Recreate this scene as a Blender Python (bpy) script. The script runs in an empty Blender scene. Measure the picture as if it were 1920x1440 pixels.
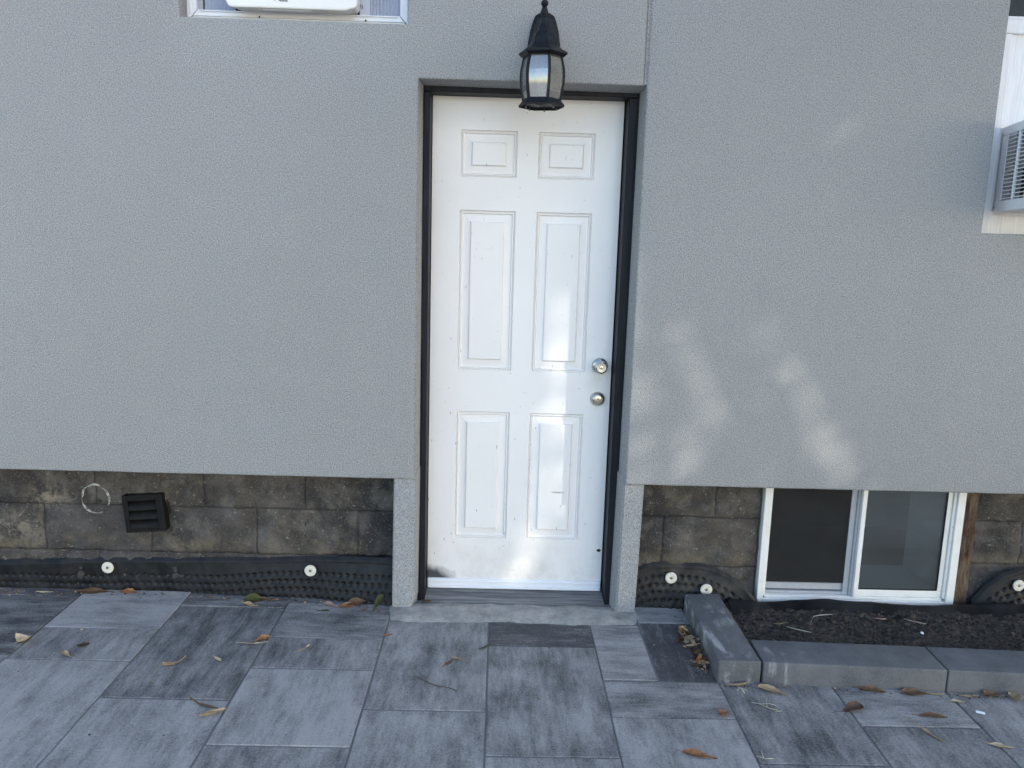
import bpy, bmesh, math, random
from mathutils import Vector, Matrix, noise
R = math.radians
SC = bpy.context.scene
COL = SC.collection
rnd = random.Random(7)

# ------------------------------------------------------------------ camera
cam_d = bpy.data.cameras.new('camera')
cam = bpy.data.objects.new('camera', cam_d)
COL.objects.link(cam)
rt = Vector((0.99950207, -0.01244396, 0.02899598))
up = Vector((-0.02643968, 0.17123899, 0.98487469))
fw = Vector((0.01722099, 0.98515093, -0.17082471))
cam.matrix_world = Matrix(((rt.x, up.x, -fw.x, -0.09347), (rt.y, up.y, -fw.y, -3.17982),
                           (rt.z, up.z, -fw.z, 1.51642), (0, 0, 0, 1)))
cam_d.sensor_fit = 'HORIZONTAL'; cam_d.sensor_width = 36.0
cam_d.lens = 36.0 * 1523.42 / 1920
cam_d.clip_start = 0.05; cam_d.clip_end = 600
SC.camera = cam

# ------------------------------------------------------------------ sky, sun, exposure
SUN_EL, SUN_AZ = R(27), R(51)            # azimuth measured from -Y towards +X
SDIR = Vector((math.sin(SUN_AZ) * math.cos(SUN_EL), -math.cos(SUN_AZ) * math.cos(SUN_EL), math.sin(SUN_EL)))
W = bpy.data.worlds.new('World'); SC.world = W; W.use_nodes = True
nt = W.node_tree
sky = nt.nodes.new('ShaderNodeTexSky'); sky.sky_type = 'NISHITA'; sky.sun_disc = False
sky.sun_elevation = SUN_EL; sky.sun_rotation = math.atan2(SDIR.x, SDIR.y)
sky.air_density = 1.0; sky.dust_density = 0.8; sky.ozone_density = 1.0
bg = nt.nodes['Background']; bg.inputs['Strength'].default_value = 0.15
nt.links.new(sky.outputs[0], bg.inputs[0])
sd = bpy.data.lights.new('sun', 'SUN'); sd.energy = 2.4; sd.angle = R(0.5); sd.color = (1, 0.95, 0.86)
so = bpy.data.objects.new('sun', sd); COL.objects.link(so)
so.rotation_euler = (-SDIR).to_track_quat('-Z', 'Y').to_euler()
SC.view_settings.view_transform = 'Standard'; SC.view_settings.look = 'None'
SC.view_settings.exposure = 1.68; SC.view_settings.gamma = 1.0
SC.view_settings.use_curve_mapping = False
SC.render.engine = 'CYCLES'
SC.cycles.use_denoising = True
SC.cycles.max_bounces = 8

# ------------------------------------------------------------------ material helpers
class Mat:
    def __init__(s, name, rough=0.8, spec=0.3):
        s.m = bpy.data.materials.new(name); s.m.use_nodes = True
        s.t = s.m.node_tree; s.n = s.t.nodes; s.b = s.n['Principled BSDF']
        s.b.inputs['Roughness'].default_value = rough
        s.b.inputs['Specular IOR Level'].default_value = spec
        s.tc = s.n.new('ShaderNodeTexCoord').outputs['Object']
        s.geo = s.n.new('ShaderNodeNewGeometry').outputs['Position']
    def link(s, a, b): s.t.links.new(a, b)
    def put(s, sock, v):
        if hasattr(v, 'is_output'): s.link(v, sock)
        elif isinstance(v, (tuple, list)) and len(v) == 3 and sock.type == 'RGBA': sock.default_value = (*v, 1)
        else: sock.default_value = v
    def map(s, vec, scale=(1, 1, 1), rot=(0, 0, 0), loc=(0, 0, 0)):
        n = s.n.new('ShaderNodeMapping'); s.link(vec, n.inputs[0])
        n.inputs['Scale'].default_value = scale; n.inputs['Rotation'].default_value = rot
        s.put(n.inputs['Location'], loc)
        return n.outputs[0]
    def noise(s, scale, detail=4, rough=0.55, vec=None, dist=0.0):
        n = s.n.new('ShaderNodeTexNoise'); s.link(vec or s.geo, n.inputs['Vector'])
        n.inputs['Scale'].default_value = scale; n.inputs['Detail'].default_value = detail
        n.inputs['Roughness'].default_value = rough; n.inputs['Distortion'].default_value = dist
        return n.outputs['Fac']
    def ramp(s, v, lo, hi, a=0.0, b=1.0):
        n = s.n.new('ShaderNodeMapRange'); s.put(n.inputs[0], v)
        n.inputs[1].default_value = lo; n.inputs[2].default_value = hi
        s.put(n.inputs[3], a); s.put(n.inputs[4], b)
        return n.outputs[0]
    def math(s, op, a, b=0.0, c=None):
        n = s.n.new('ShaderNodeMath'); n.operation = op
        s.put(n.inputs[0], a); s.put(n.inputs[1], b)
        if c is not None: s.put(n.inputs[2], c)
        return n.outputs[0]
    def mix(s, f, a, b, mode='MIX'):
        n = s.n.new('ShaderNodeMix'); n.data_type = 'RGBA'; n.blend_type = mode
        s.put(n.inputs[0], f); s.put(n.inputs[6], a); s.put(n.inputs[7], b)
        return n.outputs[2]
    def attr(s, name):
        n = s.n.new('ShaderNodeAttribute'); n.attribute_type = 'OBJECT'; n.attribute_name = name
        return n.outputs['Fac']
    def rand(s):
        return s.n.new('ShaderNodeObjectInfo').outputs['Random']
    def xyz(s, vec=None):
        n = s.n.new('ShaderNodeSeparateXYZ'); s.link(vec or s.geo, n.inputs[0]); return n.outputs
    def color(s, c): s.put(s.b.inputs['Base Color'], c); return s
    def rough(s, v): s.put(s.b.inputs['Roughness'], v); return s
    def bump(s, h, strength=0.5, dist=0.004):
        n = s.n.new('ShaderNodeBump'); s.put(n.inputs['Height'], h)
        n.inputs['Strength'].default_value = strength; n.inputs['Distance'].default_value = dist
        s.link(n.outputs[0], s.b.inputs['Normal']); return s

def spot(m, vec, c, r, soft=0.5, wob=None):
    """soft elliptical mask around point c with radii r (axes x,z)"""
    x, y, z = m.xyz(vec)
    dx = m.math('DIVIDE', m.math('SUBTRACT', x, c[0]), r[0])
    dz = m.math('DIVIDE', m.math('SUBTRACT', z, c[1]), r[1])
    d = m.math('SQRT', m.math('ADD', m.math('MULTIPLY', dx, dx), m.math('MULTIPLY', dz, dz)))
    if wob is not None: d = m.math('ADD', d, wob)
    return m.ramp(d, 1.0, 1.0 - soft, 0.0, 1.0)

# stucco: fine grey grit
def stucco_mat(name, tint=(1, 1, 1)):
    m = Mat(name, 0.95, 0.15)
    g = m.noise(220, 3, 0.8)
    g2 = m.noise(90, 2, 0.5)
    big = m.noise(1.1, 3, 0.5)
    c = m.mix(m.ramp(g, 0.30, 0.70), tuple(0.13 * t for t in tint), tuple(0.54 * t for t in tint))
    c = m.mix(m.ramp(g2, 0.35, 0.65, 0.0, 0.25), c, tuple(0.40 * t for t in tint))
    c = m.mix(m.ramp(big, 0.3, 0.7, 0.0, 0.16), c, tuple(0.24 * t for t in tint))
    m.color(c); m.bump(m.math('ADD', m.math('ADD', g, m.math('MULTIPLY', g2, 0.6)), m.math('MULTIPLY', m.noise(5, 3, .5), 2.2)), 0.8, 0.004)
    return m.m
M = {}
M['stucco'] = stucco_mat('stucco', (0.965, 0.965, 0.95))

m = Mat('foundation_block', 0.9, 0.2)
n1 = m.noise(2.3, 5, 0.6); n2 = m.noise(9, 6, 0.65); n3 = m.noise(60, 3, 0.7); n4 = m.noise(22, 5, 0.7)
c = m.mix(m.ramp(n1, 0.36, 0.62), (0.036, 0.034, 0.034), (0.074, 0.064, 0.053))
c = m.mix(m.ramp(n2, 0.46, 0.72), c, (0.155, 0.138, 0.118))
c = m.mix(m.ramp(n4, 0.57, 0.72, 0, 0.8), c, (0.018, 0.017, 0.018))
c = m.mix(m.ramp(m.noise(5.5, 5, 0.7), 0.58, 0.70, 0, 0.7), c, (0.135, 0.108, 0.075))
c = m.mix(m.ramp(n3, 0.62, 0.78, 0, 0.75), c, (0.46, 0.43, 0.37))
zz_ = m.xyz()[2]
mud = m.math('MULTIPLY', m.ramp(m.math('ABSOLUTE', m.math('SUBTRACT', m.math('ADD', zz_, m.math('MULTIPLY', m.noise(3.5, 4), .10)), .262)), .045, .012), m.ramp(m.noise(7, 5, .7), .45, .62, 0, .75))
c = m.mix(mud, c, (0.165, 0.135, 0.09))
pat_ = m.math('MAXIMUM', spot(m, m.geo, (-2.14, .27), (.22, .10), 1.0), spot(m, m.geo, (-1.98, .40), (.13, .09), 1.0))
c = m.mix(m.math('MULTIPLY', pat_, m.ramp(m.noise(26, 5, .75), .44, .56)), c, (0.25, 0.21, 0.155))
c = m.mix(m.math('MULTIPLY', m.ramp(m.noise(130, 3, .8), .56, .7), .55), c, (0.23, 0.21, 0.175))
c = m.mix(m.math('MULTIPLY', m.ramp(m.noise(170, 2, .8), .58, .7), .7), c, (0.012, 0.012, 0.012))
c = m.mix(m.math('MULTIPLY', m.attr('tone'), m.ramp(m.noise(4.5, 5, .65), .38, .6)), c, (0.058, 0.058, 0.066))
m.color(c); m.bump(m.math('ADD', n3, m.math('MULTIPLY', n2, 1.5)), 0.8, 0.006); M['block'] = m.m

m = Mat('mortar', 0.95, 0.1)
m.color(m.mix(m.ramp(m.noise(40, 4), 0.35, 0.7), (0.022, 0.021, 0.02), (0.075, 0.068, 0.058))); m.bump(m.noise(80), 0.7, 0.005); M['mortar'] = m.m

m = Mat('paver', 0.82, 0.3)
tone = m.attr('tone'); seed = m.math('MULTIPLY', m.rand(), 37.0)
cmb = m.n.new('ShaderNodeCombineXYZ'); m.link(seed, cmb.inputs[0]); m.link(seed, cmb.inputs[1])
ax = m.map(m.geo, (3.6, 15, 2), loc=cmb.outputs[0]); ay = m.map(m.geo, (15, 3.6, 2), loc=cmb.outputs[0])
sx = m.noise(1.0, 6, 0.68, ax); sy = m.noise(1.0, 6, 0.68, ay)
s_ = m.math('ADD', m.math('MULTIPLY', sx, m.attr('dir')), m.math('MULTIPLY', sy, m.math('SUBTRACT', 1.0, m.attr('dir'))))
cl = m.noise(4.5, 5, 0.65, m.map(m.geo, (1, 1, 1), loc=cmb.outputs[0]))
fine = m.noise(140, 3, 0.75); fine2 = m.noise(420, 2, 0.6)
v = m.math('ADD', m.math('MULTIPLY', s_, 1.0), m.math('MULTIPLY', cl, 0.7))
v = m.math('ADD', v, m.math('MULTIPLY', m.math('SUBTRACT', fine, 0.5), 0.8))
fs = m.math('ADD', m.math('MULTIPLY', m.noise(1, 4, .7, m.map(m.geo, (11, 75, 4))), m.attr('dir')), m.math('MULTIPLY', m.noise(1, 4, .7, m.map(m.geo, (75, 11, 4))), m.math('SUBTRACT', 1.0, m.attr('dir'))))
v = m.math('ADD', v, m.math('MULTIPLY', m.math('SUBTRACT', fs, 0.5), 0.38))
v = m.math('ADD', v, m.math('MULTIPLY', m.math('SUBTRACT', tone, 0.5), 0.85))
c = m.mix(m.ramp(v, 0.58, 1.11), (0.052, 0.051, 0.053), (0.375, 0.360, 0.345))
c = m.mix(m.ramp(m.noise(38, 5, .75), 0.35, 0.75, 0, 0.30), c, (0.20, 0.195, 0.19))
c = m.mix(m.ramp(fine2, 0.64, 0.78, 0, 0.55), c, (0.42, 0.43, 0.45))
c = m.mix(m.ramp(m.noise(310, 2, 0.6), 0.66, 0.78, 0, 0.6), c, (0.03, 0.032, 0.04))
scr = m.noise(1, 3, 0.7, m.map(m.geo, (60, 6, 5), rot=(0, 0, 0.7)))
c = m.mix(m.ramp(scr, 0.70, 0.78, 0, 0.35), c, (0.4, 0.41, 0.43))
m.color(c); m.bump(m.math('ADD', fine, m.math('MULTIPLY', s_, 1.2)), 0.35, 0.003)
m.rough(m.ramp(fine, 0.3, 0.7, 0.65, 0.9)); M['paver'] = m.m

m = Mat('joint_sand', 1.0, 0.05)
m.color(m.mix(m.ramp(m.noise(260, 3, 0.7), 0.35, 0.7), (0.09, 0.09, 0.09), (0.25, 0.25, 0.245))); m.bump(m.noise(300), 0.6, 0.003); M['sand'] = m.m
m = Mat('driveway', 0.9, 0.2)
m.color(m.mix(m.ramp(m.noise(1.5, 6, 0.6), 0.3, 0.7), (0.30, 0.285, 0.26), (0.40, 0.385, 0.35))); M['drive'] = m.m

m = Mat('kerb_concrete', 0.85, 0.25)
f1 = m.noise(150, 3, 0.7); f2 = m.noise(5, 5, 0.65); drip = m.noise(1, 4, 0.6, m.map(m.geo, (26, 4, 3.5)))
c = m.mix(m.ramp(f2, 0.35, 0.68), (0.080, 0.080, 0.083), (0.150, 0.148, 0.148))
c = m.mix(m.ramp(f1, 0.35, 0.7, 0, 0.35), c, (0.19, 0.19, 0.195))
c = m.mix(m.ramp(m.noise(330, 2, 0.6), 0.66, 0.76, 0, 0.55), c, (0.5, 0.5, 0.5))
x, y, z = m.xyz()
loc_ = m.math('MULTIPLY', m.ramp(x, 1.10, 0.90), m.ramp(m.noise(14, 4), 0.45, 0.6))
c = m.mix(m.math('MULTIPLY', m.math('MULTIPLY', m.ramp(drip, 0.50, 0.62), loc_), 0.75), c, (0.42, 0.42, 0.41))
c = m.mix(m.math('MULTIPLY', m.ramp(m.noise(3.1, 4, 0.6), 0.54, 0.70), 0.22), c, (0.26, 0.26, 0.27))
m.color(c); m.bump(m.math('ADD', f1, m.noise(40)), 0.35, 0.003); M['kerb'] = m.m

m = Mat('concrete', 0.95, 0.15)
f2 = m.noise(11, 6, 0.7)
c = m.mix(m.ramp(f2, 0.32, 0.66), (0.22, 0.21, 0.19), (0.43, 0.415, 0.38))
c = m.mix(m.ramp(m.noise(160, 3, 0.7), 0.5, 0.75, 0, 0.5), c, (0.14, 0.135, 0.125))
m.color(c); m.bump(m.math('ADD', m.noise(120), m.math('MULTIPLY', f2, 2)), 0.6, 0.005); M['concrete'] = m.m

m = Mat('threshold_grey', 0.8, 0.3)
st = m.noise(1, 6, 0.7, m.map(m.geo, (3, 60, 60)))
c = m.mix(m.ramp(st, 0.35, 0.68), (0.07, 0.07, 0.075), (0.26, 0.255, 0.25)); m.color(c); m.bump(st, 0.3, 0.003); M['thresh'] = m.m

# door paint with scuffs, chips and kick marks
m = Mat('door_paint', 0.42, 0.45)
c = m.mix(m.ramp(m.noise(2.0, 4, 0.6), 0.3, 0.75), (0.83, 0.80, 0.77), (0.775, 0.75, 0.72))
c = m.mix(m.ramp(m.noise(1, 5, 0.7, m.map(m.geo, (9, 1, 2.2))), 0.6, 0.85, 0, 0.2), c, (0.62, 0.61, 0.59))
x, y, z = m.xyz()
low = m.ramp(z, 1.25, 0.15)
sc1 = m.noise(1, 2, 0.4, m.map(m.geo, (110, 4, 26), rot=(0, 0.35, 0)))
sc2 = m.noise(1, 2, 0.4, m.map(m.geo, (14, 4, 85), rot=(0, 0.3, 0)))
c = m.mix(m.math('MULTIPLY', m.ramp(sc1, 0.745, 0.775), m.ramp(low, 0, 1, 0.35, 0.8)), c, (0.10, 0.10, 0.11))
c = m.mix(m.math('MULTIPLY', m.ramp(sc2, 0.745, 0.785), m.ramp(low, 0, 1, 0.1, 0.5)), c, (0.30, 0.30, 0.30))
c = m.mix(m.ramp(m.noise(95, 2, 0.5), 0.765, 0.785, 0, 0.8), c, (0.12, 0.12, 0.12))
gr = m.math('MULTIPLY', m.ramp(z, 0.34, 0.06), m.ramp(m.noise(7, 5, 0.7), 0.42, 0.7, 0, 0.55))
c = m.mix(gr, c, (0.50, 0.46, 0.40))
c = m.mix(m.math('MULTIPLY', spot(m, m.geo, (0.335, 0.955), (0.07, 0.12), 1.0), m.ramp(m.noise(30, 4, .7), .35, .7, 0.1, .5)), c, (0.50, 0.46, 0.38))
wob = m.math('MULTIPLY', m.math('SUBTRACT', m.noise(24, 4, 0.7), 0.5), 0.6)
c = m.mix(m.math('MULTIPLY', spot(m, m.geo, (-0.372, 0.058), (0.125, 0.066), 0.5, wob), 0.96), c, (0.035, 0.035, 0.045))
c = m.mix(spot(m, m.geo, (0.366, 0.203), (0.011, 0.008), 0.3), c, (0.01, 0.01, 0.012))
c = m.mix(m.math('MULTIPLY', spot(m, m.geo, (0.175, 0.462), (0.034, 0.006), 0.6, m.math('MULTIPLY', wob, 2.0)), 0.6), c, (0.16, 0.15, 0.14))
m.color(c); m.bump(m.noise(9, 3), 0.08, 0.004); m.rough(m.ramp(m.noise(5, 4), 0.3, 0.7, 0.36, 0.55)); M['door'] = m.m

m = Mat('black_paint', 0.55, 0.2)
pn = m.noise(1, 5, 0.6, m.map(m.geo, (40, 40, 4)))
c = m.mix(m.ramp(pn, 0.4, 0.75), (0.009, 0.010, 0.014), (0.021, 0.022, 0.026))
c = m.mix(m.ramp(m.noise(60, 3), 0.72, 0.8, 0, 0.6), c, (0.3, 0.3, 0.29)); m.color(c); m.bump(pn, 0.2, 0.003); M['black'] = m.m

m = Mat('lantern_black', 0.42, 0.22)
c = m.mix(m.ramp(m.noise(70, 4, 0.7), 0.45, 0.75), (0.005, 0.006, 0.009), (0.016, 0.017, 0.021))
m.color(c); m.bump(m.noise(160), 0.15, 0.002); M['iron'] = m.m

def glass(name, tint, ior=1.5, rough=0.02, haze=0.06, haze_col=(0.5, 0.5, 0.48)):
    m = Mat(name); n = m.n; t = m.t
    tr = n.new('ShaderNodeBsdfTransparent'); tr.inputs[0].default_value = (*tint, 1)
    gl = n.new('ShaderNodeBsdfGlossy'); gl.inputs['Roughness'].default_value = rough
    fr = n.new('ShaderNodeFresnel'); fr.inputs[0].default_value = ior
    m1 = n.new('ShaderNodeMixShader'); t.links.new(fr.outputs[0], m1.inputs[0]); t.links.new(tr.outputs[0], m1.inputs[1]); t.links.new(gl.outputs[0], m1.inputs[2])
    df = n.new('ShaderNodeBsdfDiffuse'); df.inputs[0].default_value = (*haze_col, 1)
    m2 = n.new('ShaderNodeMixShader'); m.put(m2.inputs[0], m.ramp(m.noise(14, 5, 0.7), 0.35, 0.75, haze * 0.85, haze * 1.25))  # diffuse haze; on window panes it paints in grey reflected and room light
    t.links.new(m1.outputs[0], m2.inputs[1]); t.links.new(df.outputs[0], m2.inputs[2])
    t.links.new(m2.outputs[0], n['Material Output'].inputs[0])
    return m.m
M['glass'] = glass('window_glass', (0.84, 0.87, 0.87), 1.6, 0.01, 0.075, (0.50, 0.52, 0.53))
M['lantern_glass'] = glass('lantern_glass', (0.92, 0.93, 0.93), 3.0, 0.03, 0.14, (0.75, 0.74, 0.70))
M['screen'] = glass('insect_screen', (0.38, 0.38, 0.38), 1.05, 0.5, 0.22, (0.11, 0.11, 0.11))

def simple(name, col, rough=0.5, spec=0.4, var=0.15, scale=12, metal=0.0, bump=0.0):
    m = Mat(name, rough, spec); m.b.inputs['Metallic'].default_value = metal
    d = tuple(k * (1 - var) for k in col)
    m.color(m.mix(m.ramp(m.noise(scale, 5, 0.65), 0.35, 0.7), d, col))
    if bump: m.bump(m.noise(scale * 8), bump, 0.003)
    return m.m
m = Mat('vinyl_white', 0.4, 0.4)
c = m.mix(m.ramp(m.noise(8, 5, 0.7), 0.4, 0.75, 0, 0.5), (0.80, 0.785, 0.745), (0.62, 0.59, 0.52))
c = m.mix(m.ramp(m.noise(45, 4, 0.7), 0.66, 0.74, 0, 0.7), c, (0.28, 0.24, 0.19)); m.color(c); M['vinyl'] = m.m
M['alu'] = simple('white_aluminium', (0.80, 0.81, 0.83), 0.35, 0.5, 0.07, 10)
M['ac'] = simple('cream_plastic', (0.82, 0.80, 0.75), 0.45, 0.4, 0.04, 6)
M['acw'] = simple('white_plastic', (0.86, 0.86, 0.865), 0.45, 0.4, 0.06, 9)
M['pleat'] = simple('grey_vinyl', (0.50, 0.53, 0.62), 0.5, 0.4, 0.1, 14)
M['grey'] = simple('grey_rail', (0.42, 0.43, 0.45), 0.5, 0.4, 0.12, 16)
M['dark'] = simple('dark_void', (0.035, 0.035, 0.037), 0.8, 0.2, 0.3, 3)
M['print'] = simple('black_print', (0.03, 0.03, 0.03), 0.6, 0.2, 0.1)
M['drywall'] = simple('white_drywall', (0.78, 0.79, 0.80), 0.9, 0.1, 0.08, 5)
M['room'] = simple('grey_room_wall', (0.66, 0.67, 0.67), 0.9, 0.1, 0.25, 2)
m = Mat('painted_wood', 0.6, 0.35)
wg = m.noise(1, 5, 0.7, m.map(m.geo, (130, 20, 5)))
c = m.mix(m.ramp(wg, 0.4, 0.75, 0, 0.8), (0.84, 0.84, 0.85), (0.66, 0.67, 0.70))
c = m.mix(m.ramp(m.noise(30, 4, 0.7), 0.72, 0.78, 0, 0.8), c, (0.35, 0.32, 0.3)); m.color(c); m.bump(wg, 0.5, 0.004); M['wood_white'] = m.m
m = Mat('rusty_wood', 0.95, 0.1)
wg = m.noise(1, 5, 0.7, m.map(m.geo, (30, 30, 7)))
m.color(m.mix(m.ramp(wg, 0.38, 0.66), (0.055, 0.030, 0.020), (0.17, 0.13, 0.09))); m.bump(wg, 0.9, 0.01); M['rust'] = m.m
m = Mat('membrane', 0.42, 0.3)
f2 = m.noise(9, 6, 0.7)
c = m.mix(m.ramp(f2, 0.42, 0.75), (0.005, 0.005, 0.006), (0.016, 0.016, 0.017))
c = m.mix(m.ramp(m.noise(110, 3, 0.7), 0.68, 0.8, 0, 0.6), c, (0.10, 0.095, 0.09))
c = m.mix(m.math('MULTIPLY', m.attr('dust'), m.ramp(m.noise(16, 5, 0.7), 0.4, 0.65, 0, 0.8)), c, (0.07, 0.062, 0.05))
m.color(c); m.rough(m.ramp(f2, 0.3, 0.7, 0.33, 0.7)); M['membrane'] = m.m
M['vent'] = simple('black_vent_plastic', (0.012, 0.0115, 0.011), 0.6, 0.18, 0.4, 30)
M['washer'] = simple('cream_washer', (0.74, 0.70, 0.58), 0.5, 0.4, 0.2, 60)
M['screw'] = simple('screw_steel', (0.25, 0.23, 0.20), 0.4, 0.5, 0.3, 80, 0.8)
m = Mat('brushed_nickel', 0.28, 0.5); m.b.inputs['Metallic'].default_value = 1.0
m.color(m.mix(m.ramp(m.noise(60, 4, 0.6), 0.4, 0.7), (0.62, 0.60, 0.55), (0.45, 0.43, 0.40))); m.rough(m.ramp(m.noise(90), 0.3, 0.7, 0.2, 0.38)); M['nickel'] = m.m
M['brass'] = simple('key_cylinder', (0.80, 0.70, 0.50), 0.3, 0.5, 0.1, 50, 0.9)
m = Mat('soil', 1.0, 0.05)
c = m.mix(m.ramp(m.noise(70, 5, 0.75), 0.35, 0.68), (0.030, 0.026, 0.023), (0.165, 0.140, 0.118))
c = m.mix(m.ramp(m.noise(150, 3, 0.7), 0.62, 0.72, 0, 0.7), c, (0.26, 0.22, 0.17)); m.color(c); m.bump(m.noise(200, 4, 0.8), 1.0, 0.01); M['soil'] = m.m
m = Mat('chalk_paint', 0.95, 0.1); m.color(m.mix(m.ramp(m.noise(55, 4, 0.7), 0.42, 0.62), (0.16, 0.15, 0.13), (0.50, 0.49, 0.45))); M['chalk'] = m.m
def leaf_mat(name, a, b):
    m = Mat(name, 0.65, 0.3)
    c = m.mix(m.ramp(m.noise(45, 4, 0.7, m.tc), 0.35, 0.68), a, b)
    ve = m.noise(1, 3, 0.6, m.map(m.tc, (40, 190, 30)))
    c = m.mix(m.ramp(ve, 0.55, 0.75, 0, 0.5), c, tuple(k * 0.5 for k in a))
    hv = m.n.new('ShaderNodeHueSaturation'); m.put(hv.inputs['Value'], m.ramp(m.rand(), 0, 1, 0.75, 1.2)); m.link(c, hv.inputs['Color'])
    m.color(hv.outputs[0]); m.bump(ve, 0.5, 0.002); return m.m
LM = {'tan': leaf_mat('leaf_tan', (0.30, 0.20, 0.11), (0.50, 0.37, 0.22)), 'brown': leaf_mat('leaf_brown', (0.11, 0.06, 0.03), (0.24, 0.14, 0.075)),
      'orange': leaf_mat('leaf_orange', (0.25, 0.10, 0.035), (0.42, 0.21, 0.09)), 'green': leaf_mat('leaf_green', (0.05, 0.055, 0.018), (0.12, 0.11, 0.035)),
      'dark': leaf_mat('leaf_dark', (0.055, 0.03, 0.02), (0.12, 0.065, 0.04)), 'pale': leaf_mat('leaf_pale', (0.40, 0.31, 0.20), (0.56, 0.47, 0.33)),
      'pink': leaf_mat('leaf_pink', (0.33, 0.19, 0.14), (0.50, 0.34, 0.26)), 'straw': leaf_mat('leaf_straw', (0.42, 0.40, 0.30), (0.62, 0.60, 0.48)),
      'tree': leaf_mat('leaf_tree', (0.04, 0.07, 0.02), (0.09, 0.12, 0.035))}
M['bark'] = simple('bark', (0.12, 0.09, 0.07), 0.95, 0.1, 0.5, 14, 0, 0.8)

# ------------------------------------------------------------------ mesh helpers
class B:
    def __init__(s): s.bm = bmesh.new(); s.mi = 0
    def face(s, pts, smooth=False):
        f = s.bm.faces.new([s.bm.verts.new(p) for p in pts]); f.material_index = s.mi; f.smooth = smooth; return f
    def box(s, x0, x1, y0, y1, z0, z1, bev=0.0, xf=None, seg=1):
        P = [Vector(p) for p in ((x0, y0, z0), (x1, y0, z0), (x1, y1, z0), (x0, y1, z0), (x0, y0, z1), (x1, y0, z1), (x1, y1, z1), (x0, y1, z1))]
        if xf: P = [xf(p) for p in P]
        v = [s.bm.verts.new(p) for p in P]
        fs = [s.bm.faces.new([v[i] for i in q]) for q in ((0, 1, 5, 4), (1, 2, 6, 5), (2, 3, 7, 6), (3, 0, 4, 7), (4, 5, 6, 7), (3, 2, 1, 0))]
        for f in fs: f.material_index = s.mi
        if bev:
            es = list({e for f in fs for e in f.edges})
            r = bmesh.ops.bevel(s.bm, geom=es, offset=bev, segments=seg, profile=0.6, affect='EDGES')
            for f in r['faces']: f.material_index = s.mi
        return s
    def loft(s, rings, cap0=True, cap1=True, smooth=True, closed=True):
        vv = [[s.bm.verts.new(p) for p in r] for r in rings]; n = len(vv[0])
        for a, b in zip(vv, vv[1:]):
            for i in range(n if closed else n - 1):
                f = s.bm.faces.new((a[i], a[(i + 1) % n], b[(i + 1) % n], b[i])); f.smooth = smooth; f.material_index = s.mi
        if closed and cap0: f = s.bm.faces.new(vv[0][::-1]); f.material_index = s.mi
        if closed and cap1: f = s.bm.faces.new(vv[-1]); f.material_index = s.mi
        return s
    def lathe(s, prof, n=24, c=(0, 0, 0), axis='z', rot=0.0, smooth=True, cap0=True, cap1=True):
        rings = []
        for r, h in prof:
            q = []
            for i in range(n):
                a = rot + 2 * math.pi * i / n
                if axis == 'z': q.append((c[0] + r * math.cos(a), c[1] + r * math.sin(a), c[2] + h))
                else: q.append((c[0] + r * math.cos(a), c[1] - h, c[2] + r * math.sin(a)))     # axis -y
            rings.append(q)
        return s.loft(rings, cap0, cap1, smooth)
    def tube(s, pts, rad, n=6):
        pts = [Vector(p) for p in pts]; rings = []
        for i, p in enumerate(pts):
            d = (pts[min(i + 1, len(pts) - 1)] - pts[max(i - 1, 0)]).normalized()
            a = d.orthogonal().normalized(); b = d.cross(a)
            r = rad[i] if isinstance(rad, (list, tuple)) else rad
            rings.append([p + (a * math.cos(2 * math.pi * k / n) + b * math.sin(2 * math.pi * k / n)) * r for k in range(n)])
        return s.loft(rings)
    def build(s, name, mats, parent=None, sharp=None, weld=False):
        if weld: bmesh.ops.remove_doubles(s.bm, verts=s.bm.verts, dist=1e-5)
        bmesh.ops.recalc_face_normals(s.bm, faces=s.bm.faces)
        me = bpy.data.meshes.new(name); s.bm.to_mesh(me); s.bm.free()
        for q in (mats if isinstance(mats, (list, tuple)) else [mats]): me.materials.append(q)
        if sharp is not None:
            me.shade_smooth(); me.set_sharp_from_angle(angle=R(sharp))
        o = bpy.data.objects.new(name, me); COL.objects.link(o)
        if parent: o.parent = parent; o.matrix_parent_inverse = parent_world(parent).inverted()
        return o
def parent_world(p):
    mw = p.matrix_basis.copy()
    q = p
    while q.parent:
        mw = q.parent.matrix_basis @ q.matrix_parent_inverse @ mw if False else (q.parent.matrix_basis @ q.matrix_parent_inverse @ mw)
        q = q.parent
    return mw
def tag(o, label=None, cat=None, group=None, kind=None):
    for k, v in (('label', label), ('category', cat), ('group', group), ('kind', kind)):
        if v: o[k] = v
    return o
def empty(name, loc, label, cat, group=None):
    o = bpy.data.objects.new(name, None); COL.objects.link(o); o.location = loc; o.empty_display_size = 0.1
    return tag(o, label, cat, group)
def fbm(x, y, z, s, o=4): return noise.fractal(Vector((x * s, y * s, z * s)), 1.0, 2.0, o)
def lerp(a, b, t): return a + (b - a) * t
def pl(pts, x):
    """piecewise linear through (x, v) points"""
    if x <= pts[0][0]: return pts[0][1]
    for (a, va), (b, vb) in zip(pts, pts[1:]):
        if x <= b: return lerp(va, vb, (x - a) / (b - a))
    return pts[-1][1]

# ------------------------------------------------------------------ ground
b = B(); b.face([(-80, -120, -0.03), (80, -120, -0.03), (80, -2.62, -0.03), (-80, -2.62, -0.03)])
b.face([(-80, -2.62, -0.03), (80, -2.62, -0.03), (80, 60, -0.03), (-80, 60, -0.03)])
tag(b.build('driveway', M['drive'], weld=True), kind='structure')

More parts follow.
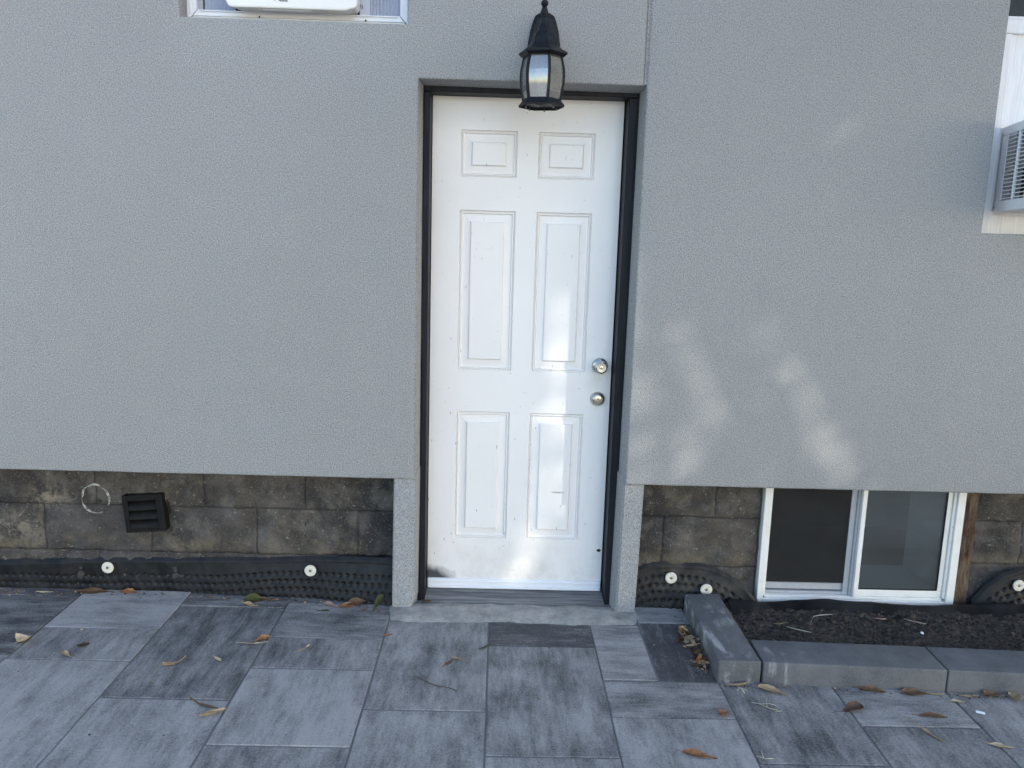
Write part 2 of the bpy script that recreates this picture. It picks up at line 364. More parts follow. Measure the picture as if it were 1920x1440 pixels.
pat = B()
pat.box(-3.7, 3.4, -2.6, 0.16, -0.028, -0.0035)
patio = tag(pat.build('patio', M['sand']), kind='structure')
J = 0.003
def paver(x0, x1, y0, y1, tone, d, dz=0.0):
    cx, cy = (x0 + x1) / 2, (y0 + y1) / 2
    q = B(); r2 = random.Random(int(cx * 1000) * 7 + int(cy * 1000))
    j = lambda: r2.uniform(-0.0015, 0.0015)
    tilt = (r2.uniform(-.0012, .0012), r2.uniform(-.0012, .0012))
    hx, hy = (x1 - x0) / 2 - J, (y1 - y0) / 2 - J
    ins = 0.0025
    ring0 = []; ring1 = []; ring2 = []
    for sx_, sy_ in ((-1, -1), (1, -1), (1, 1), (-1, 1)):
        px, py = cx + sx_ * hx + j(), cy + sy_ * hy + j()
        dzz = dz + tilt[0] * sx_ + tilt[1] * sy_
        ring0.append((px, py, -0.024)); ring1.append((px, py, -0.002 + dzz)); ring2.append((px - sx_ * ins, py - sy_ * ins, dzz))
    q.loft([ring0, ring1, ring2], smooth=False)
    o = q.build('paver', M['paver'], patio); o['tone'] = float(tone); o['dir'] = float(d)
XS = [-3.62, -3.18, -2.73, -2.28, -1.83, -1.384, -0.95, -0.509, -0.104, 0.306, 0.719, 1.119, 1.517, 1.93, 2.34, 2.76, 3.2]
cols = {  # column: list of (y_front, y_back, tone, streak direction)
    0: [(-.55, .12, .5, 0), (-1.2, -.55, .6, 1), (-1.62, -1.2, .4, 0), (-2.3, -1.62, .5, 1)],
    1: [(-.10, .12, .4, 1), (-.75, -.10, .6, 0), (-1.4, -.75, .55, 0), (-2.05, -1.4, .6, 0)],
    2: [(-.35, .13, .5, 1), (-.8, -.35, .5, 0), (-1.4, -.8, .7, 0), (-2.1, -1.4, .5, 1)],
    3: [(.06, .135, .35, 1), (-.43, .06, .34, 1), (-.98, -.43, .50, 0), (-1.6, -.98, .62, 0), (-2.2, -1.6, .5, 0)],
    4: [(-.217, .128, .70, 1), (-.460, -.217, .52, 0), (-1.10, -.460, .68, 0), (-1.7, -1.10, .55, 0), (-2.2, -1.7, .5, 1)],
    5: [(-.012, .095, .40, 1), (-.695, -.012, .40, 0), (-1.30, -.695, .63, 0), (-1.9, -1.3, .5, 0), (-2.4, -1.9, .5, 1)],
    6: [(-.262, .045, .46, 1), (-.489, -.262, .52, 0), (-.940, -.489, .70, 0), (-1.18, -.94, .50, 0), (-1.8, -1.18, .6, 0), (-2.2, -1.8, .4, 1)],
    7: [(-.735, -.10, .52, 0), (-1.19, -.735, .56, 0), (-1.8, -1.19, .5, 0), (-2.2, -1.8, .5, 1)],
    8: [(-.290, -.098, .20, 1), (-.970, -.290, .50, 0), (-1.6, -.970, .58, 0), (-2.2, -1.6, .5, 0)],
    10: [(-.752, -.527, .47, 1), (-1.3, -.752, .62, 0), (-1.75, -1.3, .5, 0), (-2.2, -1.75, .5, 1)],
    11: [(-.983, -.50, .46, 0), (-1.55, -.983, .5, 0), (-2.2, -1.55, .5, 1)],
    12: [(-.777, -.50, .56, 1), (-1.4, -.777, .50, 0), (-2.1, -1.4, .5, 1)],
    13: [(-1.15, -.50, .56, 0), (-1.6, -1.15, .5, 1), (-2.2, -1.6, .5, 0)],
    14: [(-.90, -.50, .5, 0), (-1.5, -.90, .5, 1), (-2.2, -1.5, .5, 0)],
    15: [(-1.1, -.50, .6, 0), (-1.6, -1.1, .5, 1), (-2.2, -1.6, .5, 0)],
}
for k, rows in cols.items():
    kk = k if k < 9 else k - 1
    x0, x1 = XS[kk], XS[kk + 1]
    for (y0, y1, t, d) in rows: paver(x0, x1, y0, y1, t, d, rnd.uniform(-.0012, .0012))
paver(.306, .505, -.523, -.098, .60, 1)
paver(.505, .719, -.527, -.076, .18, 0, -.001)
paver(.505, .719, -.076, .075, .66, 1)

# cracked concrete apron at the doorstep
b = B(); pts = [(-0.52, -0.02), (-0.505, -0.104), (-0.36, -0.113), (-0.23, -0.109), (-0.10, -0.088), (0.0, -0.092), (0.12, -0.101), (0.30, -0.108), (0.41, -0.105), (0.49, -0.085), (0.512, -0.03), (0.512, 0.10), (0.45, 0.27), (-0.45, 0.27), (-0.52, 0.10)]
nx, ny = 60, 22; g = {}
for i in range(nx + 1):
    for jj in range(ny + 1):
        x = lerp(-0.52, 0.512, i / nx)
        yf_ = pl([(-.52, -.02), (-.505, -.10), (-.36, -.113), (-.23, -.109), (-.10, -.09), (0, -.092), (.12, -.1), (.30, -.108), (.41, -.105), (.49, -.088), (.512, -.03)], x) + 0.012 * fbm(x, 3, 1, 11, 5)
        y = lerp(yf_, 0.26, jj / ny)
        z = 0.0035 + 0.004 * fbm(x, y, 0, 9) + (0.002 if jj > 1 else (-0.006 if jj == 0 else -.0015))
        if y > 0.03: z -= 0.012 * min(1, (y - .03) / .06)
        g[i, jj] = b.bm.verts.new((x, y, z))
for i in range(nx):
    for jj in range(ny):
        f = b.bm.faces.new((g[i, jj], g[i + 1, jj], g[i + 1, jj + 1], g[i, jj + 1])); f.smooth = True
tag(b.build('concrete_doorstep', M['concrete']), kind='structure')

# ------------------------------------------------------------------ the house
house = empty('house', (0, 0.2, 0), 'grey stuccoed house wall with a white side door and exposed block foundation', 'house')

def holed_wall(name, xs, zs, holes, y0, y1, bev=0.007):
    """wall slab with rectangular openings; one grid of front faces plus returns"""
    q = B(); vf = {}; xx_ = []
    for a, c_ in zip(xs, xs[1:]):
        n_ = max(1, int((c_ - a) / .09)); xx_ += [lerp(a, c_, t / n_) for t in range(n_)]
    xs = xx_ + [xs[-1]]
    def V(i, k, y):
        if (i, k, y) not in vf: vf[i, k, y] = q.bm.verts.new((xs[i], y, zs[k] + (.0022 * fbm(xs[i], 0, 0, 7, 2) if k == 0 else 0)))
        return vf[i, k, y]
    solid = lambda i, k: 0 <= i < len(xs) - 1 and 0 <= k < len(zs) - 1 and not any(a <= (xs[i] + xs[i + 1]) / 2 <= b_ and c_ <= (zs[k] + zs[k + 1]) / 2 <= d_ for a, b_, c_, d_ in holes)
    for i in range(len(xs) - 1):
        for k in range(len(zs) - 1):
            if not solid(i, k): continue
            q.bm.faces.new((V(i, k, y0), V(i + 1, k, y0), V(i + 1, k + 1, y0), V(i, k + 1, y0)))
            q.bm.faces.new((V(i, k, y1), V(i, k + 1, y1), V(i + 1, k + 1, y1), V(i + 1, k, y1)))
            if not solid(i - 1, k): q.bm.faces.new((V(i, k, y0), V(i, k + 1, y0), V(i, k + 1, y1), V(i, k, y1)))
            if not solid(i + 1, k): q.bm.faces.new((V(i + 1, k, y0), V(i + 1, k, y1), V(i + 1, k + 1, y1), V(i + 1, k + 1, y0)))
            if not solid(i, k - 1): q.bm.faces.new((V(i, k, y0), V(i, k, y1), V(i + 1, k, y1), V(i + 1, k, y0)))
            if not solid(i, k + 1): q.bm.faces.new((V(i, k + 1, y0), V(i + 1, k + 1, y0), V(i + 1, k + 1, y1), V(i, k + 1, y1)))
    bmesh.ops.recalc_face_normals(q.bm, faces=q.bm.faces)
    es = [e for e in q.bm.edges if len(e.link_faces) == 2 and e.calc_face_angle() > 1.0 and all(abs(v.co.y - y0) < 1e-6 for v in e.verts)]
    bmesh.ops.bevel(q.bm, geom=es, offset=bev, segments=3, profile=0.5, affect='EDGES')
    return q.build(name, M['stucco'], house, sharp=45)
ZS, ZT = 0.562, 2.110
XL, XR = -0.420, 0.434
holed_wall('stucco_wall', [-4.6, -1.297, -0.459, XL, 0.4235], [ZS, ZT, 2.300, 3.35, 5.2], [(-1.297, -0.459, 2.300, 3.35), (XL, 0.4235, ZS, ZT)], 0.0, 0.13)
# right-hand section stands a centimetre proud, with a soft step along the joint
q = B()
zz = [ZS, 1.0, 1.5, ZT, 2.6, 5.2]
holed_wall('stucco_wall', [XR, 1.764, 2.75, 4.6], [ZS, 1.607, 3.35, 5.2], [(1.764, 2.75, 1.607, 3.35)], -0.0045, 0.215, 0.008)
q.loft([[(0.4235, 0.0005, ZT + 0.003), (0.428, 0.0035, ZT + .003), (0.435, 0.003, ZT + .003), (0.4405, -0.0035, ZT + .003), (0.4405, 0.12, ZT + .003), (0.4235, 0.12, ZT + .003)],
        [(0.4235, 0.0005, 5.2), (0.428, 0.0035, 5.2), (0.435, 0.003, 5.2), (0.4405, -0.0035, 5.2), (0.4405, 0.12, 5.2), (0.4235, 0.12, 5.2)]], smooth=False)
q.build('expansion_joint', M['stucco'], house)

# door reveals (stucco returns slanting in to the black frame) and the two low pilasters
q = B()
def ret(a, b_, c_, d_): q.face([a, b_, c_, d_])
FY = 0.10
q.box(-0.46, 0.47, 0.0301, 0.14, 2.1125, 2.30)
q.face([(XL - .003, 0.004, ZT + .0005), (XR + .003, 0.004, ZT + .0005), (0.425, FY, 2.100), (-0.410, FY, 2.104)])
q.face([(XL, 0.004, ZS + .02), (XL, 0.004, ZT), (-0.410, FY, 2.104), (-0.410, FY, ZS + .02)])
q.face([(XR, 0.004, ZS + .02), (XR, 0.004, ZT), (0.424, FY, 2.100), (0.420, FY, ZS + .02)])
q.build('stucco_return', M['stucco'], house)
for sgn, pts in ((-1, [(-0.5125, .012), (-0.4195, .012), (-0.4105, FY + .01), (-0.4105, .17), (-0.5125, .17)]), (1, [(0.506, .012), (0.426, .012), (0.408, FY + .01), (0.408, .17), (0.506, .17)])):
    q = B()
    top = [(x + (0.006 if sgn < 0 else 0.010) * (1 if k in (0, 4) else 0.6), y, ZS + 0.03) for k, (x, y) in enumerate(pts)]
    bot = [(x, y, -0.012) for x, y in pts]
    if sgn < 0: bot = [(p[0] - (0.02 if k == 1 else 0), p[1], p[2]) for k, p in enumerate(bot)]; 
    mid = [(lerp(bb[0], tt[0], .08) + (0.019 if (sgn < 0 and k == 1) else 0), bb[1], 0.035) for k, (bb, tt) in enumerate(zip(bot, top))]
    q.loft([bot, mid, top] if sgn < 0 else [bot, top], smooth=False)
    bmesh.ops.recalc_face_normals(q.bm, faces=q.bm.faces)
    es = [e for e in q.bm.edges if len(e.link_faces) == 2 and e.calc_face_angle() > 0.6 and all(v.co.y < 0.03 for v in e.verts)]
    bmesh.ops.bevel(q.bm, geom=es, offset=0.005, segments=2, affect='EDGES')
    q.build('door_pilaster', M['stucco'], house, sharp=40)

# foundation: mortar backing with rock-faced blocks
q = B(); q.box(-4.6, -0.41, 0.162, 0.40, -0.3, 0.60); q.box(0.408, 1.036, 0.124, 0.40, -0.3, 0.60); q.box(1.90, 4.6, 0.172, 0.40, -0.3, 0.60)
found = q.build('foundation_wall', M['mortar'], house)
def block(x0, x1, z0, z1, yb, tone, sd, amp=0.021, gap=0.0004):
    q = B(); x0 += gap; x1 -= gap; z0 += gap * .8; z1 -= gap * .8
    n_, k_ = max(4, int((x1 - x0) / 0.012)), max(3, int((z1 - z0) / 0.012)); g = {}; off_ = ((sd * 7919) % 5 - 2) * .0012
    for i in range(n_ + 1):
        for k in range(k_ + 1):
            x, z = lerp(x0, x1, i / n_), lerp(z0, z1, k / k_)
            e = min(x - x0, x1 - x, z - z0, z1 - z)
            m_ = 0.55 + 0.45 * min(1, e / 0.035)
            h = (0.45 + 0.95 * fbm(x, 0, z, 6, 5)) * amp * m_ + 0.0075 * fbm(x, 4, z, 17, 5) + 0.003 * fbm(x, 9, z, 45, 3) + off_
            if e < .003: h -= (.0018 if 0 < x0 < 1.5 else .0004) * (1 + fbm(x, sd, z, 5))
            g[i, k] = q.bm.verts.new((x, yb - h, z))
    for i in range(n_):
        for k in range(k_):
            f = q.bm.faces.new((g[i, k], g[i + 1, k], g[i + 1, k + 1], g[i, k + 1])); f.smooth = True
    rim = [g[i, 0] for i in range(n_ + 1)] + [g[n_, k] for k in range(1, k_ + 1)] + [g[i, k_] for i in range(n_ - 1, -1, -1)] + [g[0, k] for k in range(k_ - 1, 0, -1)]
    back = [q.bm.verts.new((v.co.x, yb + .02, v.co.z)) for v in rim]
    for i in range(len(rim)):
        k = (i + 1) % len(rim); q.bm.faces.new((rim[k], rim[i], back[i], back[k]))
    o = q.build('block', M['block'], found); o['tone'] = float(tone)
YB = 0.156
def course(z0, z1, xs, tones, s0):
    for i, (a, c_) in enumerate(zip(xs, xs[1:])): block(a, c_, z0, z1, 0.118 if 0 < a < 1.5 else YB, tones[i % len(tones)], s0 + i)
course(0.372, 0.585, [-2.66, -2.22, -1.785, -1.33, -0.90, -0.41], [.1, .05, .0, .15, .05], 1)
course(0.168, 0.372, [-2.86, -2.45, -2.005, -1.56, -1.11, -0.675, -0.41], [.2, .15, .35, .3, .12, .2], 11)
course(-0.04, 0.168, [-2.66, -2.22, -1.785, -1.33, -0.90, -0.41], [.4, .3], 21)
course(0.392, 0.585, [0.42, 0.838, 1.036], [.0, .05], 31)
course(0.175, 0.392, [0.42, 0.623, 1.036], [.1, .12], 41)
course(-0.04, 0.175, [0.42, 0.838, 1.036], [.4, .45], 51)
course(0.392, 0.585, [1.972, 2.39, 2.8], [.35, .4], 61)
course(0.20, 0.392, [1.972, 2.19, 2.6, 2.9], [.65, .6], 71)
course(-0.04, 0.20, [1.972, 2.39, 2.8], [.7, .6], 81)
# chalk ring sprayed on the blocks
q = B(); seg = 64; rin = []
for i in range(seg + 1):
    a = 2 * math.pi * i / seg
    w = 0.0034 + 0.0012 * math.sin(5 * a) + 0.002 * fbm(math.cos(a), math.sin(a), 0, 4)
    if math.cos(a - 5.45) > 0.965 or math.cos(a - 3.2) > 0.99: w = 0.0003
    rr = 0.062 + 0.004 * fbm(math.cos(a), math.sin(a), 2, 1.5)
    y = YB - .004 - ((0.45 + 0.95 * fbm(-1.785 + rr * math.cos(a), 0, .40 + rr * math.sin(a), 6, 5)) * .021 + .0075 * fbm(-1.785 + rr * math.cos(a), 4, .40 + rr * math.sin(a), 17, 5))
    rin.append([(-1.785 + (rr - w) * math.cos(a) * .95, y, 0.40 + (rr - w) * math.sin(a)), (-1.785 + (rr + w) * math.cos(a) * .95, y, 0.40 + (rr + w) * math.sin(a)),
                (-1.785 + (rr + w) * math.cos(a) * .95, y + .02, 0.40 + (rr + w) * math.sin(a)), (-1.785 + (rr - w) * math.cos(a) * .95, y + .02, 0.40 + (rr - w) * math.sin(a))])
q.loft(rin, smooth=False); q.build('chalk_ring', M['chalk'], found)
# wood packing beside the basement window
q = B(); rings = []
for i in range(26):
    z = lerp(-0.02, 0.58, i / 25); w = 0.006 * fbm(0, 1, z, 22); d = 0.012 * fbm(3, 1, z, 16)
    rings.append([(1.897, .12 + d, z), (1.925 + w, .108 + d, z), (1.94 + w, .125 + d * .6, z), (1.968 + w * 1.5, .122 + d, z), (1.98, .17, z), (1.897, .17, z)])
q.loft(rings, smooth=False); q.build('wood_packing', M['rust'], house, sharp=50)

# door
DY = 0.193
XA = [-0.381, -0.268, -0.040, 0.044, 0.272, 0.381]; ZA = [0.020, 0.246, 0.809, 0.987, 1.644, 1.775, 1.958, 2.087]
q = B()
for i in range(5):
    for k in range(7):
        if i in (1, 3) and k in (1, 3, 5): continue
        q.face([(XA[i], DY, ZA[k]), (XA[i + 1], DY, ZA[k]), (XA[i + 1], DY, ZA[k + 1]), (XA[i], DY, ZA[k + 1])])
q.face([(XA[0], DY + .044, ZA[0]), (XA[0], DY + .044, ZA[-1]), (XA[-1], DY + .044, ZA[-1]), (XA[-1], DY + .044, ZA[0])])
for a, c_ in (((XA[0], ZA[0]), (XA[0], ZA[-1])), ((XA[-1], ZA[0]), (XA[-1], ZA[-1])), ((XA[0], ZA[0]), (XA[-1], ZA[0])), ((XA[0], ZA[-1]), (XA[-1], ZA[-1]))):
    q.face([(a[0], DY, a[1]), (c_[0], DY, c_[1]), (c_[0], DY + .044, c_[1]), (a[0], DY + .044, a[1])])
door = q.build('door', M['door'], house, weld=True)
for i in (1, 3):
    for k in (1, 3, 5):
        x0, x1, z0, z1 = XA[i], XA[i + 1], ZA[k], ZA[k + 1]
        q = B(); rings = []
        for ins, dy in ((0, 0.0), (0.0045, 0.010), (0.0085, 0.0035), (0.011, 0.0030), (0.0155, 0.0115), (0.043, 0.0080), (0.0445, 0.0075), (0.0475, 0.0005), (0.050, -0.0005)):
            rings.append([(x0 + ins, DY + dy, z0 + ins), (x1 - ins, DY + dy, z0 + ins), (x1 - ins, DY + dy, z1 - ins), (x0 + ins, DY + dy, z1 - ins)])
        q.loft(rings, cap0=False, cap1=True, smooth=False); q.build('panel', M['door'], door)
q = B(); q.box(-0.380, 0.380, DY - .010, DY + .02, 0.019, 0.062, .003); q.box(-0.378, 0.378, DY - .016, DY - .0085, 0.020, 0.032, .002)
q.box(-0.379, 0.379, DY - .0125, DY - .0085, 0.048, 0.0535, .0015)
q.build('door_sweep', M['alu'], door)
# knob and deadbolt
q = B(); kx, kz = 0.332, 1.020
q.lathe([(0.0335, -.002), (0.0335, .004), (0.030, .009), (0.017, .016), (0.0145, .026), (0.018, .031), (0.0255, .040), (0.0275, .050), (0.0245, .059), (0.021, .0615), (0.0195, .0595), (0.0085, .059), (0.0085, .0605)], 32, (kx, DY, kz), 'y')
q.mi = 1; q.lathe([(0.0075, .0595), (0.0075, .0622), (0.006, .0628)], 20, (kx, DY, kz), 'y')
q.mi = 2; q.box(kx - .0009, kx + .0009, DY - .0634, DY - .0625, kz - .004, kz + .004)
q.build('doorknob', [M['nickel'], M['brass'], M['print']], door, sharp=35)
q = B(); kz = 0.878; kx = 0.329
q.lathe([(0.0315, -.002), (0.0315, .005), (0.0285, .012), (0.0215, .0195), (0.019, .021), (0.0185, .0195), (0.0165, .0195)], 32, (kx, DY, kz), 'y')
q.mi = 1; q.lathe([(0.0168, .018), (0.0168, .0205), (0.0155, .0212)], 24, (kx, DY, kz), 'y')
q.lathe([(0.0062, .020), (0.0062, .0228), (0.005, .0234)], 18, (kx, DY, kz + .0045), 'y')
q.mi = 2; q.box(kx - .0008, kx + .0008, DY - .0242, DY - .0232, kz + .001, kz + .008)
q.lathe([(0.0152, .0209), (0.0152, .0214), (0.0143, .0214), (0.0143, .0209)], 24, (kx, DY, kz), 'y', cap0=False, cap1=False)
q.build('deadbolt', [M['nickel'], M['brass'], M['print']], door, sharp=35)

# black frame
q = B(); q.box(-0.409, -0.384, FY, 0.26, -0.014, 2.0825, .003); q.box(-0.3838, -0.3755, DY + .0445, 0.26, 0.0, 2.0825, .001)
frame = q.build('door_frame', M['black'], house)
q = B(); q.box(0.3865, 0.421, FY, 0.26, -0.012, 2.0825, .003); q.build('jamb', M['black'], frame)
q = B(); q.box(-0.409, 0.421, FY + .001, 0.26, 2.0835, 2.118, .003); q.build('header', M['black'], frame)
for xx, wd in ((-0.412, .006), (0.4225, .006)):      # ragged bead of black caulk along the stucco
    q = B(); rings = []
    for i in range(60):
        z = lerp(-0.01, 2.10, i / 59); w = wd * (0.5 + 0.7 * abs(fbm(xx * 9, 0, z, 9, 3)))
        rings.append([(xx - w, FY - .001, z), (xx, FY - .004 - w * .4, z), (xx + w, FY - .001, z), (xx, FY + .01, z)])
    q.loft(rings); q.build('caulk_bead', M['black'], frame)
q = B(); rings = []
for x in [lerp(-0.383, 0.386, i / 30) for i in range(31)]:
    w = .0015 * fbm(x, 0, 0, 12)
    rings.append([(x, .250, -.02), (x, .250, .0175), (x, .165, .0165 + w), (x, .150, .012 + w), (x, .082 + w, .004), (x, .078 + w, -.02)])
q.loft(rings, smooth=False); q.build('threshold', M['thresh'], house, sharp=30)

# basement window (horizontal slider, its head tucked behind the stucco)
WY = 0.085
wx0, wx1, wz0, wz1 = 1.0405, 1.893, 0.027, 0.72
q = B()
q.box(wx0, wx0 + .026, WY, WY + .075, wz0, wz1, .002); q.box(wx0 + .0265, wx0 + .036, WY + .008, WY + .075, wz0 + .03, wz1, .0015)
q.box(wx1 - .034, wx1, WY, WY + .075, wz0, wz1, .002); q.box(wx1 - .046, wx1 - .0345, WY + .01, WY + .075, wz0 + .03, wz1, .0015)
q.box(wx0 + .0265, wx1 - .0345, WY + .001, WY + .075, wz0, wz0 + .018, .002); q.box(wx0 + .0365, wx1 - .0465, WY + .012, WY + .075, wz0 + .0185, wz0 + .030, .0015)
q.box(wx0 + .0265, wx1 - .0345, WY + .001, WY + .075, wz1 - .03, wz1, .002)
bw = q.build('basement_window', M['vinyl'], house)
xm = 1.466
q = B(); q.box(xm - .010, xm + .010, WY + .004, WY + .030, wz0 + .0305, wz1 - .031, .002); q.build('meeting_rail', M['vinyl'], bw)
q = B(); q.box(xm + .0105, wx1 - .0470, WY + .018, WY + .034, wz0 + .0305, wz0 + .062, .002); q.box(wx1 - .068, wx1 - .0470, WY + .018, WY + .034, wz0 + .0625, wz1 - .031, .002)
q.build('sash', M['vinyl'], bw)
q = B(); q.box(xm + .011, wx1 - .0685, WY + .024, WY + .028, wz0 + .0625, wz1 - .031); q.build('pane', M['glass'], bw)
q = B(); q.box(wx1 - .0715, wx1 - .0685, WY + .017, WY + .0235, wz0 + .063, wz1 - .031); q.box(xm + .0115, wx1 - .072, WY + .017, WY + .0235, wz0 + .0625, wz0 + .0655); q.build('gasket', M['black'], bw)
q = B()
q.box(wx0 + .037, xm - .046, WY + .030, WY + .050, wz0 + .0305, wz0 + .043, .002); q.box(wx0 + .037, xm - .046, WY + .040, WY + .056, wz0 + .0475, wz0 + .078, .002)
q.box(xm - .0455, xm - .022, WY + .030, WY + .060, wz0 + .0305, wz1 - .031, .002); q.box(xm - .0215, xm - .0105, WY + .022, WY + .052, wz0 + .0305, wz1 - .031, .002)
q.build('sash', M['grey'], bw)
q = B(); q.box(wx0 + .037, xm - .046, WY + .0450, WY + .0490, wz0 + .0785, wz1 - .031); q.build('pane', M['glass'], bw)
q = B(); q.box(wx0 + .037, xm - .046, WY + .0335, WY + .0345, wz0 + .082, wz1 - .031); q.build('insect_screen', M['screen'], bw)
q = B()   # interior window well: sill and splayed jambs
q.face([(1.035, .165, .050), (1.90, .165, .050), (1.90, .47, .054), (1.035, .47, .054)])
q.face([(1.90, .162, .05), (1.90, .162, .75), (1.86, .47, .75), (1.86, .47, .05)])
q.face([(1.036, .162, .05), (1.036, .162, .75), (1.036, .47, .75), (1.036, .47, .05)])
q.build('window_reveal', M['drywall'], bw)
q = B()
q.face([(0.2, 1.25, -1.4), (3.0, 1.25, -1.4), (3.0, 1.25, 1.0), (0.2, 1.25, 1.0)]); q.face([(0.2, .47, -1.4), (0.2, 2.6, -1.4), (0.2, 2.6, 1.0), (0.2, .47, 1.0)])
q.face([(3.0, .47, -1.4), (3.0, 2.6, -1.4), (3.0, 2.6, 1.0), (3.0, .47, 1.0)]); q.face([(0.2, .47, -1.4), (3.0, .47, -1.4), (3.0, 2.6, -1.4), (0.2, 2.6, -1.4)])
q.face([(0.2, .47, 1.0), (3.0, .47, 1.0), (3.0, 2.6, 1.0), (0.2, 2.6, 1.0)])
for x0, x1, z0, z1 in ((0.2, 1.036, -1.4, 1.0), (1.86, 3.0, -1.4, 1.0), (1.036, 1.86, -1.4, .054), (1.036, 1.86, .75, 1.0)):
    q.face([(x0, .4702, z0), (x1, .4702, z0), (x1, .4702, z1), (x0, .4702, z1)])
q.build('basement_room', M['room'], house)

# upper window on the left: white aluminium frame
FYw = 0.08
q = B()
def mitre(pts, y0=FYw, y1=FYw + .05, bevel=0.0):
    q.loft([[(x, y0, z) for x, z in pts], [(x, y1, z) for x, z in pts]], smooth=False)
ox0, ox1, oz0 = -1.2965, -0.4595, 2.3005
mitre([(ox0 + .004, oz0), (ox1 - .004, oz0), (ox1 - .0415, 2.346), (ox0 + .0385, 2.346)])
q.box(ox0 + .05, ox1 - .05, FYw - .006, FYw - .0005, 2.3395, 2.3445, .0015); q.box(ox0 + .02, ox1 - .02, FYw - .006, FYw - .0005, 2.323, 2.3265, .001)
aw = q.build('aluminium_window', M['alu'], house)
for pts, x0, x1 in (([(ox0, oz0 + .0035), (ox0 + .0355, 2.3465), (ox0 + .0355, 3.35), (ox0, 3.35)], ox0 + .010, ox0 + .014), ([(ox1, oz0 + .0035), (ox1, 3.35), (ox1 - .0385, 3.35), (ox1 - .0385, 2.3465)], ox1 - .014, ox1 - .010)):
    q = B(); mitre(pts); q.box(x0, x1, FYw - .004, FYw - .0005, 2.33, 3.35, .001); q.build('frame_stile', M['alu'], aw)
q = B(); q.box(ox0 + .012, ox1 - .012, FYw + .006, FYw + .049, 2.302, 2.345); q.build('mitre_gap', M['dark'], aw) if False else q.bm.free()
q = B(); q.box(ox0 + .0360, ox0 + .052, FYw + .02, FYw + .045, 2.3465, 3.35, .001); q.build('window_track', M['grey'], aw)
q = B(); q.box(ox0 + .053, ox1 - .039, FYw + .040, FYw + .046, 2.3465, 3.35); q.build('pane', M['dark'], aw)
for x in (-1.025, -0.627):
    q = B(); q.lathe([(0.0035, -.002), (0.0035, .0008), (0.002, .0012)], 10, (x, FYw - .0055, 2.3255), 'y'); q.build('screw', M['print'], aw)

# painted wood window on the right
PY = 0.135
q = B(); q.box(1.7655, 2.7485, PY + .012, PY + .05, 1.6085, 2.372); pw = q.build('painted_window', M['wood_white'], house)
q = B(); q.box(1.7655, 1.868, PY - .004, PY + .0115, 1.6088, 2.372, .002); q.build('side_trim', M['wood_white'], pw)
q = B(); q.box(1.8685, 2.7485, PY + .004, PY + .0115, 1.6088, 1.684, .002); q.build('bottom_board', M['wood_white'], pw)
q = B(); q.box(1.7655, 2.7485, PY - .008, PY + .05, 2.3725, 2.425, .003); q.box(1.7655, 2.7485, PY + .002, PY + .045, 2.4255, 2.438, .003); q.build('sill_rail', M['wood_white'], pw)
q = B(); q.box(1.7655, 2.7485, PY + .03, PY + .034, 2.4385, 3.35); q.build('pane', M['glass'], pw)
q = B(); q.box(1.7655, 2.7485, PY + .06, PY + .07, 2.4385, 3.35); q.build('dark_backing', simple('blue_dark', (0.035, 0.055, 0.085), .6, .3, .5, 2), pw)  # plain dark blue sheet behind the glass
q = B(); rings = []
for z, w in [(lerp(1.70, 2.02, i / 24), 0.0028 + 0.002 * fbm(0, 0, i, .37)) for i in range(25)]:
    rings.append([(1.8665 + .003 * fbm(1, 1, z, 12) + w * c_, PY - .006 + w * s__, z) for c_, s__ in ((1, 0), (0, -1), (-1, 0), (0, 1))])
q.loft(rings); q.build('caulk_bead', M['acw'], pw)

# house back and roof, so the place holds together from another side
q = B(); q.box(-4.6, 4.6, 0.62, 8.0, 1.05, 5.2)
q.face([(-5, -.5, 5.15), (5, -.5, 5.15), (5, 4, 7.6), (-5, 4, 7.6)]); q.face([(-5, 8.5, 5.15), (5, 8.5, 5.15), (5, 4, 7.6), (-5, 4, 7.6)])
q.build('house_body', M['dark'], house)

# ------------------------------------------------------------------ wall lantern
LX, LY = 0.035, -0.150
lan = empty('wall_lantern', (LX, LY, 2.0), 'black six-sided carriage lantern with clear glass panes hung over the white door', 'wall lamp')
ROT = R(-90 + 15.5)
hexr = lambda pr, **k: dict(prof=pr, n=6, c=(LX, LY, 0), rot=ROT, smooth=False, **k)
q = B()
q.lathe(**hexr([(.076, 2.166), (.088, 2.176), (.088, 2.182), (.080, 2.187), (.068, 2.193), (.056, 2.202), (.049, 2.212), (.046, 2.222), (.044, 2.230), (.040, 2.240), (.033, 2.249), (.0275, 2.252), (.0255, 2.260), (.021, 2.269), (.0165, 2.278), (.014, 2.290), (.0125, 2.302), (.0105, 2.305)]))
q.build('lantern_roof', M['iron'], lan)
q = B(); q.lathe([(.0135, 2.301), (.0140, 2.304), (.0115, 2.307), (.0135, 2.312), (.0142, 2.318), (.0115, 2.326), (.0080, 2.332), (.0092, 2.3345), (.0080, 2.337), (.0115, 2.340), (.0135, 2.346), (.0118, 2.353), (.006, 2.358), (.0015, 2.359)], 18, (LX, LY, 0))
q.build('finial', M['iron'], lan, sharp=40)
q = B(); q.lathe(**hexr([(.083, 1.997), (.084, 2.004), (.073, 2.016), (.069, 2.024), (.062, 2.024), (.066, 2.014), (.072, 2.004), (.074, 1.999)]), cap0=False, cap1=False)
bm_ = q.bm
q.face([(LX + .073 * math.cos(ROT + i * math.pi / 3), LY + .073 * math.sin(ROT + i * math.pi / 3), 2.006) for i in range(6)])
base = q.build('lantern_base', M['iron'], lan)
